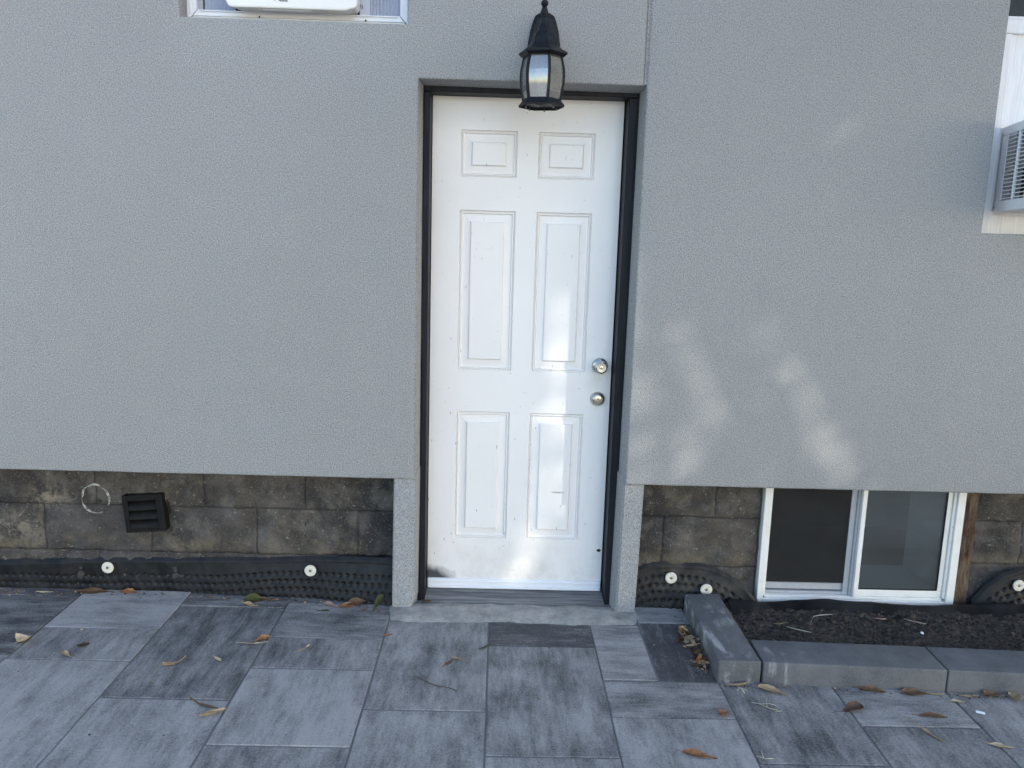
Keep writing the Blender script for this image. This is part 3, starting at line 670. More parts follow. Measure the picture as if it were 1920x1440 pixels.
for i in range(6):
    a = ROT + (i + .5) * math.pi / 3
    q = B(); q.lathe([(.0026, 1.990), (.0032, 1.993), (.0032, 1.998), (.0018, 1.999), (.0018, 2.008)], 8, (LX + .057 * math.cos(a), LY + .057 * math.sin(a), 0)); q.build('thumb_screw', M['screw'], base)
prof = [(2.020, .0690), (2.045, .0745), (2.075, .0790), (2.100, .0805), (2.125, .0790), (2.150, .0740), (2.170, .0690)]
for i in range(6):
    a0, a1 = ROT + i * math.pi / 3, ROT + (i + 1) * math.pi / 3
    d0 = Vector((math.cos(a0), math.sin(a0), 0)); d1 = Vector((math.cos(a1), math.sin(a1), 0)); tn = Vector((-d0.y, d0.x, 0))
    q = B(); q.loft([[Vector((LX, LY, z)) + d0 * (r + .0015) + tn * .0042, Vector((LX, LY, z)) + d0 * (r + .0015) - tn * .0042, Vector((LX, LY, z)) + d0 * (r - .006) - tn * .0042, Vector((LX, LY, z)) + d0 * (r - .006) + tn * .0042] for z, r in prof], smooth=False)
    q.build('glazing_bar', M['iron'], lan)
    q = B(); rows = []
    for z, r in prof:
        c_ = Vector((LX, LY, z)); rr = r - .003
        A_, B_ = c_ + d0 * rr, c_ + d1 * rr
        rows.append([A_.lerp(B_, .03), A_.lerp(B_, .5) , A_.lerp(B_, .97), A_.lerp(B_, .97) * 1 - (d0 + d1) * .0012, A_.lerp(B_, .03) - (d0 + d1) * .0012])
    q.loft(rows, smooth=False); q.build('pane', M['lantern_glass'], lan, sharp=25)
q = B(); q.lathe([(.011, 2.006), (.011, 2.05), (.014, 2.055), (.014, 2.062)], 14, (LX, LY, 0)); q.build('lamp_holder', M['acw'], lan, sharp=30)
q = B(); q.lathe([(.010, 2.060), (.0125, 2.070), (.022, 2.092), (.026, 2.110), (.0235, 2.128), (.014, 2.140), (.002, 2.144)], 18, (LX, LY, 0)); q.build('bulb', M['acw'], lan, sharp=60)
q = B(); oc = [(-.052, -.075), (-.030, -.105), (.030, -.105), (.052, -.075), (.060, -.02), (.052, .028), (.042, .062), (.034, .080), (.018, .090), (-.018, .090), (-.034, .080), (-.042, .062), (-.052, .028), (-.060, -.02)]
q.loft([[(0.043 + x * s_, y, 2.262 + z * s_) for x, z in oc] for y, s_ in ((-.003, 1), (-.010, 1), (-.016, .88), (-.022, .80))], smooth=False)
q.build('backplate', M['iron'], lan)
q = B(); q.tube([(0.043, -.018, 2.255), (0.043, -.055, 2.278), (0.040, -.095, 2.290), (0.037, -.125, 2.284), (LX, LY, 2.268)], [.011, .010, .009, .009, .009], 8); q.build('arm', M['iron'], lan, sharp=40)
q = B(); q.lathe([(.006, .0), (.0065, .004), (.003, .007)], 10, (0.002, -.0225, 2.252), 'y'); q.build('cap_nut', M['acw'], lan)

# ------------------------------------------------------------------ air conditioners
ac = empty('air_conditioner', (-0.9, 0.0, 2.34), 'white air conditioner set in the aluminium window left of the lantern', 'air conditioner')
q = B()
fz = 2.338
q.loft([[(-1.128, -.008, fz + .030), (-1.116, -.008, fz + .004), (-1.102, -.008, fz), (-.686, -.008, fz), (-.672, -.008, fz + .006), (-.650, -.008, fz + .010), (-.645, -.008, fz + .03), (-.645, -.008, 2.70), (-1.128, -.008, 2.70)],
        [(-1.120, .115, fz + .030), (-1.090, .115, fz + .012), (-1.080, .115, fz + .010), (-.700, .115, fz + .010), (-.690, .115, fz + .012), (-.668, .115, fz + .015), (-.655, .115, fz + .03), (-.655, .115, 2.70), (-1.120, .115, 2.70)]], smooth=False)
bmesh.ops.recalc_face_normals(q.bm, faces=q.bm.faces)
bmesh.ops.bevel(q.bm, geom=[e for e in q.bm.edges if len(e.link_faces) == 2 and e.calc_face_angle() > .4], offset=.003, segments=2, affect='EDGES')
q.build('casing', M['ac'], ac, sharp=40)
q = B(); q.box(-0.998, -0.818, .016, .040, fz - .0015, fz + .008, .0015); q.build('drip_rib', M['acw'], ac)
def pleats(x0, x1, n):
    q = B(); row0 = []; row1 = []
    for i in range(2 * n + 1):
        x = lerp(x0, x1, i / (2 * n)); y = .098 + (0.010 if i % 2 else 0.0)
        row0.append((x, y, 2.3465)); row1.append((x, y, 2.85))
    row0 += [(p[0], p[1] + .002, p[2]) for p in row0[::-1]]; row1 += [(p[0], p[1] + .002, p[2]) for p in row1[::-1]]
    q.loft([row0, row1], smooth=False); q.build('pleated_side_panel', M['pleat'], ac)
pleats(-0.612, -0.499, 9); pleats(-1.236, -1.122, 9)
q = B(); q.box(-0.654, -0.6135, .098, .108, 2.3465, 2.85, .001); q.build('slide_rail', M['pleat'], ac)
def text(s_, size, name, parent, mat, mw):
    cu = bpy.data.curves.new(name, 'FONT'); cu.body = s_; cu.size = size; cu.extrude = 0.0004; cu.offset = size * .012
    to = bpy.data.objects.new(name, cu); COL.objects.link(to)
    bpy.context.view_layer.update()
    me = bpy.data.meshes.new_from_object(to.evaluated_get(bpy.context.evaluated_depsgraph_get()))
    bpy.data.objects.remove(to); me.transform(mw); me.materials.append(mat)
    o = bpy.data.objects.new(name, me); COL.objects.link(o); o.parent = parent; o.matrix_parent_inverse = parent_world(parent).inverted(); return o
FR = Matrix.Rotation(R(90), 4, 'X')
text('///', .012, 'printed_mark', ac, M['grey'], Matrix.Translation((-.950, -.0088, 2.3615)) @ FR)
text('40ms', .015, 'printed_mark', ac, M['print'], Matrix.Translation((-.930, -.0088, 2.3605)) @ FR)
text('//', .022, 'printed_mark', ac, M['print'], Matrix.Translation((-.640, .0972, 2.372)) @ FR @ Matrix.Scale(-1, 4, (1, 0, 0)))

# right-hand unit: a louvred side standing out from the painted window
ac2 = empty('air_conditioner', (1.88, 0.12, 1.695), 'white window air conditioner with louvred side standing out of the painted wood window', 'air conditioner')
dv = Vector((-0.2149, -0.9766, 0)); nv = Vector((-0.9766, 0.2149, 0)); O2 = Vector((1.8795, 0.142, 0))
def P2(u, w, z): return O2 + dv * u - nv * w + Vector((0, 0, z))       # u outwards, w into the box
def box2(q, u0, u1, w0, w1, z0, z1, bev=0.0): q.box(u0, u1, w0, w1, z0, z1, bev, xf=lambda p: P2(p.x, p.y, p.z))
LEN = 0.335
q = B()
box2(q, 0, LEN, 0, .004, 1.989, 2.023, .0015); box2(q, 0, LEN, 0, .004, 1.695, 1.736, .0015); box2(q, 0, .072, 0, .004, 1.7365, 1.9885, .001); box2(q, LEN - .04, LEN, 0, .004, 1.7365, 1.9885, .001)
box2(q, 0, LEN, .0045, 0.30, 2.016, 2.023, .001); box2(q, 0, LEN, .0045, 0.30, 1.695, 1.702, .001); box2(q, LEN - .006, LEN, .0045, 0.30, 1.7025, 2.0155, .001); box2(q, 0, LEN, 0.293, 0.30, 1.7025, 2.0155)
q.build('casing', M['acw'], ac2)
q = B(); box2(q, .012, LEN - .012, .05, .06, 1.71, 2.01); q.build('inner_plate', M['grey'], ac2)
q = B(); box2(q, .16, LEN - .012, .035, .045, 1.72, 1.86); q.build('inner_motor', M['dark'], ac2)
ns = 17; src = None
for i in range(ns):
    z = lerp(1.7435, 1.9815, i / (ns - 1))
    if src is None:
        q = B(); box2(q, .0725, LEN - .0405, .001, .0085, z - .0019, z + .0019, .0006); src = q.build('louvre_slat', M['acw'], ac2)
    else:
        o = src.copy(); COL.objects.link(o); o.parent = ac2; o.matrix_parent_inverse = src.matrix_parent_inverse.copy(); o.location.z = z - 1.7435
for u in (.182,):
    q = B(); box2(q, u - .004, u + .004, -.0015, .0095, 1.7365, 1.9885, .001); q.build('grille_bar', M['acw'], ac2)
q = B(); c0 = P2(.016, 0, 1.712)
q.tube([c0 + nv * -.001, c0 + nv * .0025], .0045, 10); q.build('screw', M['screw'], ac2)

# ------------------------------------------------------------------ vent hood on the foundation
vent = empty('wall_vent', (-1.575, .12, .27), 'black louvred vent hood fixed crooked on the foundation below the stucco', 'vent')
VC = Vector((-1.566, .12, .352)); va = R(4.6)
def VX(p): return VC + Vector((p.x * math.cos(va) - p.z * math.sin(va), p.y, p.x * math.sin(va) + p.z * math.cos(va)))
def vbox(q, *a, bev=.002): q.box(*a, bev, xf=VX)
hw, hh = .084, .081
q = B(); vbox(q, -hw, -hw + .020, -.012, .040, -hh, hh); vbox(q, hw - .030, hw, -.012, .040, -hh, hh); vbox(q, -hw + .0205, hw - .0305, -.012, .040, hh - .024, hh); vbox(q, -hw + .0205, hw - .0305, -.012, .040, -hh, -hh + .016)
q.build('vent_frame', M['vent'], vent)
q = B(); vbox(q, -hw + .0205, hw - .0305, .030, .038, -hh + .0165, hh - .0245); q.build('back_plate', M['dark'], vent)
for k in range(3):
    z0 = hh - .028 - k * .040
    q = B(); rings = []
    for t in range(7):
        a = t / 6; rings.append([VX(Vector((x, lerp(.022, -.013, a) - .010 * math.sin(a * math.pi), z0 - .037 * a + yy))) for x, yy in ((-hw + .021, 0), (hw - .031, 0))] + [VX(Vector((x, lerp(.022, -.013, a) + .004 - .010 * math.sin(a * math.pi), z0 - .037 * a - .002))) for x in (hw - .031, -hw + .021)])
    q.loft(rings, smooth=True); q.build('louvre', M['vent'], vent, sharp=50)
q = B(); q.tube([VX(Vector((hw + .001, .02, hh - .03))), VX(Vector((hw + .012, .015, hh - .045))), VX(Vector((hw + .014, .015, .0))), VX(Vector((hw + .004, .02, -.02)))], .0025, 6); q.build('bent_flange', M['vent'], vent)

# ------------------------------------------------------------------ dimpled drainage membrane
def membrane(name, x0, x1, ztop, yb, yt, label, row0=0.075, tail=None, du=0.0042, dust=0.0, cut=None, wave=1.0):
    q = B(); nu = int((x1 - x0) / du); nvv = 46; g = {}
    for i in range(nu + 1):
        x = lerp(x0, x1, i / nu); zt = ztop(x); b0 = yb(x); t0 = yt(x); hgt = zt + .02
        for k in range(nvv + 1):
            t = k / nvv; z = lerp(-.02, zt, t); s_ = zt - z
            y = lerp(b0, t0, min(1, t * 1.15)) + wave * (.004 * fbm(x, 0, z, 6, 2) + .003 * fbm(x, 5, z * .4, 19, 2))
            if s_ < .016: y += .012 * (1 - s_ / .016)            # rolled upper lip leaning on the wall
            sag = .012 * math.sin(x * 5.1) + .008 * math.sin(x * 11)
            ss = s_ - row0 + sag * .5; r_ = round(ss / .033)
            if r_ >= 0:
                xo = x + (.0155 if r_ % 2 else 0); cx = round(xo / .031) * .031
                d = math.hypot(xo - cx, ss - r_ * .033)
                if d < .0115: y += .0105 * (0.5 + 0.5 * math.cos(math.pi * d / .0115))
            g[i, k] = q.bm.verts.new((x, y, z))
    for i in range(nu):
        for k in range(nvv):
            f = q.bm.faces.new((g[i, k], g[i + 1, k], g[i + 1, k + 1], g[i, k + 1])); f.smooth = True
    o = q.build(name, M['membrane']); tag(o, label, 'membrane', 'dimpled membrane along the foundation'); o['dust'] = dust
    return o
def washer(par, x, y, z):
    q = B(); q.lathe([(.0245, -.004), (.0250, .001), (.0235, .0028), (.012, .0045), (.009, .0040), (.0065, .002)], 22, (x, y, z), 'y')
    w = q.build('fastener_washer', M['washer'], par, sharp=40)
    q = B(); q.lathe([(.0052, .000), (.0052, .0046), (.003, .0052)], 10, (x, y, z), 'y'); q.build('screw', M['screw'], w)
mem = membrane('drainage_membrane', -2.75, -0.516, lambda x: pl([(-2.75, .115), (-2.19, .121), (-1.65, .143), (-1.1, .156), (-.74, .175), (-.52, .184)], x) + .002 * fbm(x, 0, 0, 5),
               lambda x: pl([(-2.75, .130), (-2.2, .128), (-1.5, .122), (-.83, .083), (-.55, .02), (-.5, .015)], x), lambda x: pl([(-2.7, .133), (-.9, .130), (-.6, .10), (-.5, .085)], x),
               'long black dimpled membrane strip below the foundation blocks left of the door', dust=.22)
washer(mem, -1.735, .117, .105); washer(mem, -0.868, .090, .123)
mem2 = membrane('drainage_membrane', 0.509, 1.035, lambda x: pl([(.50, .160), (.53, .168), (.59, .189), (.68, .192), (.80, .189), (.86, .174), (.92, .146), (.98, .105), (1.02, .062), (1.04, .05)], x),
                lambda x: pl([(.5, .072), (.72, .055), (.88, .035), (1.04, .06)], x), lambda x: pl([(.5, .095), (.8, .10), (.92, .075), (1.04, .045)], x),
                'short black dimpled membrane piece with a curled end between door and basement window', row0=.062, dust=.6)
washer(mem2, .664, .074, .134); washer(mem2, .815, .064, .089)
mem3 = membrane('drainage_membrane', 1.985, 2.9, lambda x: pl([(1.98, .045), (2.04, .12), (2.10, .172), (2.19, .205), (2.9, .21)], x), lambda x: .06, lambda x: .10,
                'black dimpled membrane at the right edge beyond the basement window', row0=.06)
washer(mem3, 2.165, .082, .131)
# smooth black flap lying between soil and window
q = B(); g = {}; nu = 90
for i in range(nu + 1):
    x = lerp(0.90, 2.75, i / nu)
    zt = .034 + pl([(.9, .03), (1.027, .018), (1.188, .027), (1.303, .038), (1.467, .029), (1.747, .016), (1.933, .028), (2.118, .037), (2.215, .02), (2.75, .02)], x) * .95
    for k, (y, z) in enumerate(((.085, zt - .022), (.045, zt - .002), (.032, zt), (.024, zt - .003), (-.030, lerp(zt, .045, .6) - .004), (-.085 + .006 * fbm(x, 0, 0, 5), .040), (-.12, .02))):
        g[i, k] = q.bm.verts.new((x, y + .003 * fbm(x, k, 0, 7), z + .003 * fbm(x, y, 2, 9)))
for i in range(nu):
    for k in range(6):
        f = q.bm.faces.new((g[i, k], g[i + 1, k], g[i + 1, k + 1], g[i, k + 1])); f.smooth = True
o = tag(q.build('membrane_flap', M['membrane']), 'smooth black membrane flap lying on the soil under the basement window', 'membrane'); o['dust'] = 0.15

# ------------------------------------------------------------------ planter: edging blocks and soil
def edging(label, P, h, name='edging_block'):
    """P: four ground corners, front-left first, anticlockwise"""
    q = B(); bot = [(x, y, -.004) for x, y in P]; top = [(x, y, h) for x, y in P]
    q.loft([bot, top], smooth=False)
    bmesh.ops.recalc_face_normals(q.bm, faces=q.bm.faces)
    bmesh.ops.bevel(q.bm, geom=[e for e in q.bm.edges if all(v.co.z > -.003 for v in e.verts)] + [e for e in q.bm.edges if abs(e.verts[0].co.z - e.verts[1].co.z) > .02], offset=.0075, segments=3, profile=.6, affect='EDGES')
    o = q.build(name, M['kerb'], sharp=35)
    return tag(o, label, 'edging block', 'concrete blocks edging the planting bed')
edging('short grey edging block running out from the wall beside the leaf heap', [(.714, -.525), (.865, -.529), (.860, .040), (.716, .032)], .0835)
edging('long grey edging block with white drip stains along the front of the soil', [(.8715, -.531), (1.5135, -.560), (1.519, -.386), (.8755, -.360)], .083)
edging('grey edging block at the right edge of the photo, front of the soil', [(1.5175, -.560), (2.17, -.588), (2.176, -.418), (1.523, -.386)], .083)
edging('grey edging block beyond the right edge of the photo', [(2.174, -.590), (2.82, -.612), (2.826, -.44), (2.180, -.418)], .083)
q = B(); g = {}; nu, nvv = 250, 76
for i in range(nu + 1):
    for k in range(nvv + 1):
        x, y = lerp(.858, 2.85, i / nu), lerp(-.47, .06, k / nvv)
        z = .046 + .010 * fbm(x, y, 0, 7, 3) + .0085 * fbm(x, y, 5, 38, 4) + .008 * abs(fbm(x, y, 9, 90, 2)) - (.02 * max(0, (y + .03) / .09))
        g[i, k] = q.bm.verts.new((x, y, z))
for i in range(nu):
    for k in range(nvv): q.bm.faces.new((g[i, k], g[i + 1, k], g[i + 1, k + 1], g[i, k + 1])).smooth = True
for _ in range(900):
    x, y = rnd.uniform(.87, 2.7), rnd.uniform(-.40, -.05); s_ = rnd.uniform(.0018, .007) * (1 if rnd.random() < .88 else 2.0)
    r = bmesh.ops.create_icosphere(q.bm, subdivisions=1, radius=s_, matrix=Matrix.Translation((x, y, .048 + .010 * fbm(x, y, 0, 7, 3) + s_ * .4)))
    for v in r['verts']: v.co += Vector((rnd.uniform(-1, 1), rnd.uniform(-1, 1), rnd.uniform(-1, 1))) * s_ * .35
tag(q.build('soil', M['soil']), 'dark crumbly soil filling the bed behind the edging blocks', 'soil', kind='stuff')

# ------------------------------------------------------------------ fallen leaves and litter
def leaf_mesh(L, Wd, curl, bend, fold, seed, stem=0.25, ragged=.10):
    r2 = random.Random(seed); bm = bmesh.new(); n_, m_ = 12, 6; g = {}
    ph = r2.uniform(0, 6); off = [r2.uniform(-ragged, ragged) for _ in range(2 * (n_ + 1))]
    for i in range(n_ + 1):
        u = i / n_; w = Wd * .5 * (math.sin(math.pi * min(1, u * .94 + .05)) ** .8) * (1 - .30 * u)
        for k in range(m_ + 1):
            v = (k / m_) * 2 - 1; ww = w * (1 + off[2 * i + (v > 0)])
            a = v * curl * (0.7 + .5 * math.sin(ph + 2.2 * u)); rad = ww / max(.2, abs(curl)) if curl else 0
            yy = rad * math.sin(a) if abs(curl) > .05 else ww * v
            zz = rad * (1 - math.cos(a)) if abs(curl) > .05 else 0
            zz += abs(v) * ww * fold
            tw = ph * .05 + u * r2.uniform(.0, .001)
            ang = bend * (u - .5)
            xx = L * (math.sin(ang) / bend if abs(bend) > .05 else (u - .5)); zl = L * ((1 - math.cos(ang)) / bend if abs(bend) > .05 else 0)
            wob_ = .05 * L * fbm(u * 2 + seed, v, 0, 1.3, 3)
            g[i, k] = bm.verts.new((xx, yy + .03 * L * math.sin(3 * u + ph), zz + zl + wob_))
    for i in range(n_):
        for k in range(m_): bm.faces.new((g[i, k], g[i + 1, k], g[i + 1, k + 1], g[i, k + 1])).smooth = True
    if stem:
        b_ = B.__new__(B); b_.bm = bm; b_.mi = 0
        p0 = g[0, m_ // 2].co; b_.tube([p0, p0 + Vector((-L * stem * .5, .02 * L, .02 * L)), p0 + Vector((-L * stem, .06 * L, .0))], .0008, 4)
    return bm
def leaf(x, y, L, Wd, rz, mat, label, curl=1.2, bend=.5, fold=.1, z=0.001, flip=0.0, seed=None, stem=.22, group=None, name='fallen_leaf', cat='leaf', tip=0.0):
    L *= 1.15; Wd *= 1.55; curl *= .85
    seed = seed if seed is not None else int(abs(x * 977 + y * 3331) * 10) + 1
    bm = leaf_mesh(L, Wd, curl, bend, fold, seed, stem)
    rot = Matrix.Rotation(R(rz), 4, 'Z') @ Matrix.Rotation(R(tip), 4, 'Y') @ Matrix.Rotation(R(flip), 4, 'X')
    bmesh.ops.transform(bm, matrix=rot, verts=bm.verts)
    zm = min(v.co.z for v in bm.verts)
    for v in bm.verts: v.co.z -= zm
    me = bpy.data.meshes.new(name); bm.to_mesh(me); bm.free(); me.materials.append(LM[mat])
    o = bpy.data.objects.new(name, me); COL.objects.link(o); o.location = (x, y, z)
    return tag(o, label, cat, group or 'dry leaves fallen on the paving')
leaf(-2.20, .09, .060, .030, 15, 'tan', 'tan leaf at the left edge, against the membrane foot')
leaf(-1.985, .085, .052, .020, 5, 'pale', 'pale curled leaf lying left of the first membrane washer', 1.8)
leaf(-1.79, .095, .115, .034, 8, 'brown', 'long flat dull brown leaf at the membrane foot under the first washer', .5, .25)
leaf(-1.645, .098, .066, .030, -8, 'orange', 'rust orange leaf at the membrane foot right of the first washer', 1.2)
leaf(-1.835, -.335, .046, .040, 70, 'pale', 'small pale triangular leaf far left on the paving', .9, .9, .4)
leaf(-1.625, -.432, .052, .026, -35, 'tan', 'tan curled leaf just right of the small triangular leaf', 1.7)
leaf(-1.602, -.365, .040, .024, 20, 'dark', 'dark brown crumpled leaf scrap beside the tan curled leaf', 1.5, 1.2, .3, stem=0)
leaf(-1.223, -.474, .080, .036, 48, 'tan', 'hooked tan leaf with greenish tip on the streaked paver', 2.2, 1.3)
leaf(-1.082, -.440, .042, .020, -45, 'pale', 'small yellowish leaf right of the hooked leaf', 1.1)
leaf(-1.096, .055, .070, .055, 10, 'green', 'broad dark green leaf at the membrane foot', .4, .3, .15)
leaf(-1.095, .000, .060, .022, -12, 'tan', 'curled tan leaf in front of the broad green leaf', 2.0, .9)
leaf(-1.035, .062, .075, .020, -6, 'orange', 'thin orange leaf standing along the membrane right of the green leaf', 1.2)
leaf(-.985, -.318, .082, .024, 8, 'pale', 'long pale leaf lying across a paver joint, tip pointing left', 1.3, .3)
leaf(-.962, -.285, .050, .040, 40, 'orange', 'reddish brown leaf tucked behind the long pale leaf', .8, .5, .3)
leaf(-.792, -.349, .050, .020, 55, 'tan', 'small tan leaf alone left of the doorstep pavers', 1.3)
leaf(-1.025, -.732, .105, .030, -28, 'brown', 'long brown rolled leaf nearest the camera on the left', 2.4, .4)
leaf(-.975, -.785, .080, .014, 32, 'tan', 'thin sickle shaped leaf below the long rolled leaf', 1.5, .7)
leaf(-.767, .020, .062, .034, -20, 'pink', 'pinkish tan leaf at the membrane foot left of the doorway', .9, .6)
leaf(-.700, .008, .058, .034, 20, 'orange', 'orange brown leaf in the litter right of the pinkish leaf', 1.0, .8, .3)
leaf(-.660, .025, .075, .036, 5, 'brown', 'dull brown leaf leaning on the membrane near the left pilaster', .8, .5, .3, tip=-12)
leaf(-.565, .000, .075, .055, 65, 'green', 'greenish brown leaf propped against the left pilaster', .6, .6, .3, tip=-30)
leaf(-.787, -.034, .045, .010, -5, 'green', 'thin yellow green leaf sliver on the paving by the doorway', 1.0)
leaf(-.494, -.231, .034, .022, 25, 'orange', 'tiny orange leaf on the joint below the left pilaster', .9, .6, .3)
leaf(-.372, .060, .062, .022, -55, 'brown', 'brown leaf caught at the foot of the black door frame', 1.4, .6, tip=-15)
leaf(-.200, .020, .085, .022, -15, 'pale', 'yellowish tan leaf on the concrete doorstep', 1.2, .2)
leaf(-.245, -.425, .055, .016, 65, 'brown', 'brown leaf with a stalk, one arm of the V on the big left paver', 1.6, .4)
leaf(-.212, -.405, .050, .014, -25, 'tan', 'paler leaf forming the other arm of the V on the big left paver', 1.5, .4)
leaf(-.121, -.313, .044, .015, 35, 'green', 'greenish brown leaf at the joint below the dark narrow paver', 1.5)
leaf(.785, -.548, .070, .024, 18, 'tan', 'tan curled leaf at the front corner of the short edging block', 1.7, .8)
leaf(.892, -.585, .088, .032, -22, 'tan', 'broad tan and brown leaf in front of the white drip stains', 1.1, .4)
leaf(1.25, -.566, .080, .022, -12, 'brown', 'flat brown leaf against the middle of the long edging block', .9, .2)
leaf(1.40, -.578, .090, .030, 5, 'brown', 'larger brown leaf at the right end of the long edging block', 1.0, .3)
leaf(1.462, -.580, .060, .020, -14, 'tan', 'tan leaf touching the larger brown leaf at the block end', 1.3)
leaf(1.580, -.586, .070, .026, -8, 'tan', 'tan leaf under the right edging block, next to its joint', 1.2)
leaf(1.668, -.582, .058, .034, 15, 'brown', 'brown leaf humped against the right edging block', .9, .9, .3)
leaf(1.735, -.598, .050, .036, 70, 'tan', 'tan upright leaf nearest the right edge below the edging', 1.2, 1.0, .3)
leaf(1.527, -.625, .048, .028, 0, 'pale', 'pale faded leaf in front of the right block joint', .7, .4)
leaf(1.129, -.690, .078, .062, 20, 'dark', 'dark reddish brown crumpled leaf on the paver joint', .8, .7, .35, stem=.5)
leaf(1.385, -.722, .082, .020, -5, 'brown', 'thin brown leaf lying level on the right paving', 1.6, .2)
leaf(1.328, -.825, .078, .030, -65, 'tan', 'tan pointed leaf with a long stalk at lower right', 1.1, .4, stem=.6)
leaf(1.518, -.880, .060, .014, -10, 'pale', 'thin pale leaf near the lower right corner', 1.4)
leaf(.684, -.727, .034, .030, 40, 'orange', 'small round orange leaf right of the doorstep pavers', 1.0, .8, .4)
leaf(.548, -.955, .090, .026, -12, 'orange', 'long orange brown leaf nearest the camera, bottom of the photo', 1.4, .25)
# the heap beside the short edging block
hr = random.Random(5)
for i in range(26):
    t = hr.random(); x = lerp(.668, .700, t) + hr.uniform(-.03, .012); y = lerp(-.13, -.43, t) + hr.uniform(-.02, .02)
    x = min(x, .694)
    leaf(x, y, hr.uniform(.045, .075), hr.uniform(.016, .028), hr.uniform(-100, 100), hr.choice(['brown', 'brown', 'tan', 'tan', 'dark', 'orange', 'pale', 'brown']),
         'dry brown leaf in the heap beside the short edging block', hr.uniform(1, 2.2), hr.uniform(.3, 1.2), hr.uniform(0, .4), z=.001 + .010 * (i % 3), flip=hr.uniform(-60, 60), seed=100 + i, group='dry leaves heaped beside the short edging block', tip=hr.uniform(-15, 15))
leaf(1.062, -.165, .048, .018, 20, 'tan', 'pale leaf bit at the left of the soil bed', .8, .5, z=.052, group='leaf bits on the soil')
leaf(1.490, -.110, .036, .024, -10, 'pink', 'small pinkish leaf bit at the back of the soil bed', .8, .6, .3, z=.052, group='leaf bits on the soil')
leaf(1.620, -.125, .070, .013, -30, 'pale', 'pale splinter-like leaf on the soil below the right window pane', 1.3, .2, z=.052, group='leaf bits on the soil', stem=0)
def twig(name, label, pts, r, mat, cat='twig', forks=()):
    q = B(); q.tube(pts, r, 5)
    for f_ in forks: q.tube(f_, r * .8, 5)
    return tag(q.build(name, mat), label, cat)
twig('twig', 'thin pale bent stalk lying on the soil below the meeting rail', [(1.18, -.158, .058), (1.21, -.115, .064), (1.24, -.100, .062), (1.30, -.082, .058)], .0016, LM['straw'])
twig('twig', 'short pale stalk on the soil nearer the edging block', [(1.07, -.20, .058), (1.10, -.225, .060), (1.15, -.245, .058)], .0012, LM['straw'])
twig('twig', 'thin dark stalk curving across the big paver before the door', [(-.352, -.535, .003), (-.32, -.565, .005), (-.28, -.59, .003), (-.235, -.602, .004), (-.205, -.622, .003)], .0012, LM['dark'])
twig('straw_sprig', 'whitish branching straw sprig on the paver below the drip stains', [(.795, -.655, .003), (.82, -.668, .006), (.845, -.690, .004), (.872, -.700, .003)], .0013, LM['straw'], 'straw',
     [[(.82, -.668, .006), (.85, -.672, .010), (.872, -.680, .008)], [(.84, -.687, .004), (.845, -.66, .010), (.850, -.648, .014)], [(.835, -.682, .004), (.86, -.712, .005), (.882, -.708, .006)]])
twig('straw_sprig', 'grey green sprig just under the corner of the short edging block', [(.775, -.555, .003), (.785, -.572, .006), (.79, -.598, .003)], .0016, LM['straw'], 'straw',
     [[(.785, -.572, .006), (.802, -.585, .006)], [(.782, -.568, .005), (.768, -.585, .005)]])
twig('straw_sprig', 'tiny pale straw sprig on the joint at the bottom right', [(.722, -.950, .003), (.745, -.965, .004), (.77, -.96, .003)], .0011, LM['straw'], 'straw', [[(.74, -.962, .004), (.742, -.93, .006)]])
q = B(); q.box(-.014, .014, -.005, .005, 0, .006, .002); o = q.build('litter_scrap', M['acw']); o.location = (1.561, -.691, .001); o.rotation_euler = (0, 0, R(-25)); tag(o, 'small white scrap of litter at the right of the paving', 'litter')
q = B(); r = bmesh.ops.create_icosphere(q.bm, subdivisions=2, radius=.007)
for v in r['verts']: v.co *= 1 + .25 * fbm(v.co.x, v.co.y, v.co.z, 120, 2)
o = q.build('pebble', M['acw'], sharp=60); o.location = (1.594, -.228, .056); tag(o, 'small white pebble lying on the soil', 'pebble')

# grit and leaf crumbs gathered along the wall foot and in the corners
q = B(); gr_ = random.Random(21)
for _ in range(950):
    t = gr_.random()
    if t < .55: x = gr_.uniform(-2.3, -.52); y = pl([(-2.3, .105), (-1.5, .10), (-.83, .06), (-.55, -.005)], x) - abs(gr_.gauss(0, .022))
    elif t < .7: x = gr_.uniform(.69, .712) - abs(gr_.gauss(0, .02)); y = gr_.uniform(-.5, 0)
    elif t < .9: x = gr_.uniform(.72, 2.1); y = -.532 - (x - .72) * .046 - abs(gr_.gauss(0, .014))
    else: x = gr_.uniform(-2.2, 2); y = gr_.uniform(-1.0, -.1)
    if y > -.5 and .716 < x: continue
    r_ = gr_.uniform(.0012, .0045) * (1 if gr_.random() < .85 else 1.8); q.mi = 0 if gr_.random() < .5 else (1 if gr_.random() < .6 else 2)
    c_ = Vector((x, y, .001)); P_ = [c_ + Vector((gr_.uniform(-1, 1) * r_ * 1.4, gr_.uniform(-1, 1) * r_ * 1.4, h_ * r_ * gr_.uniform(.5, 1))) for h_ in (0, 0, 0, 1)]
    for f_ in ((0, 1, 3), (1, 2, 3), (2, 0, 3)): q.face([P_[i_] for i_ in f_])
tag(q.build('debris', [M['soil'], LM['brown'], LM['tan']]), 'fine grit and leaf crumbs scattered along the wall foot and edging blocks', 'debris', kind='stuff')

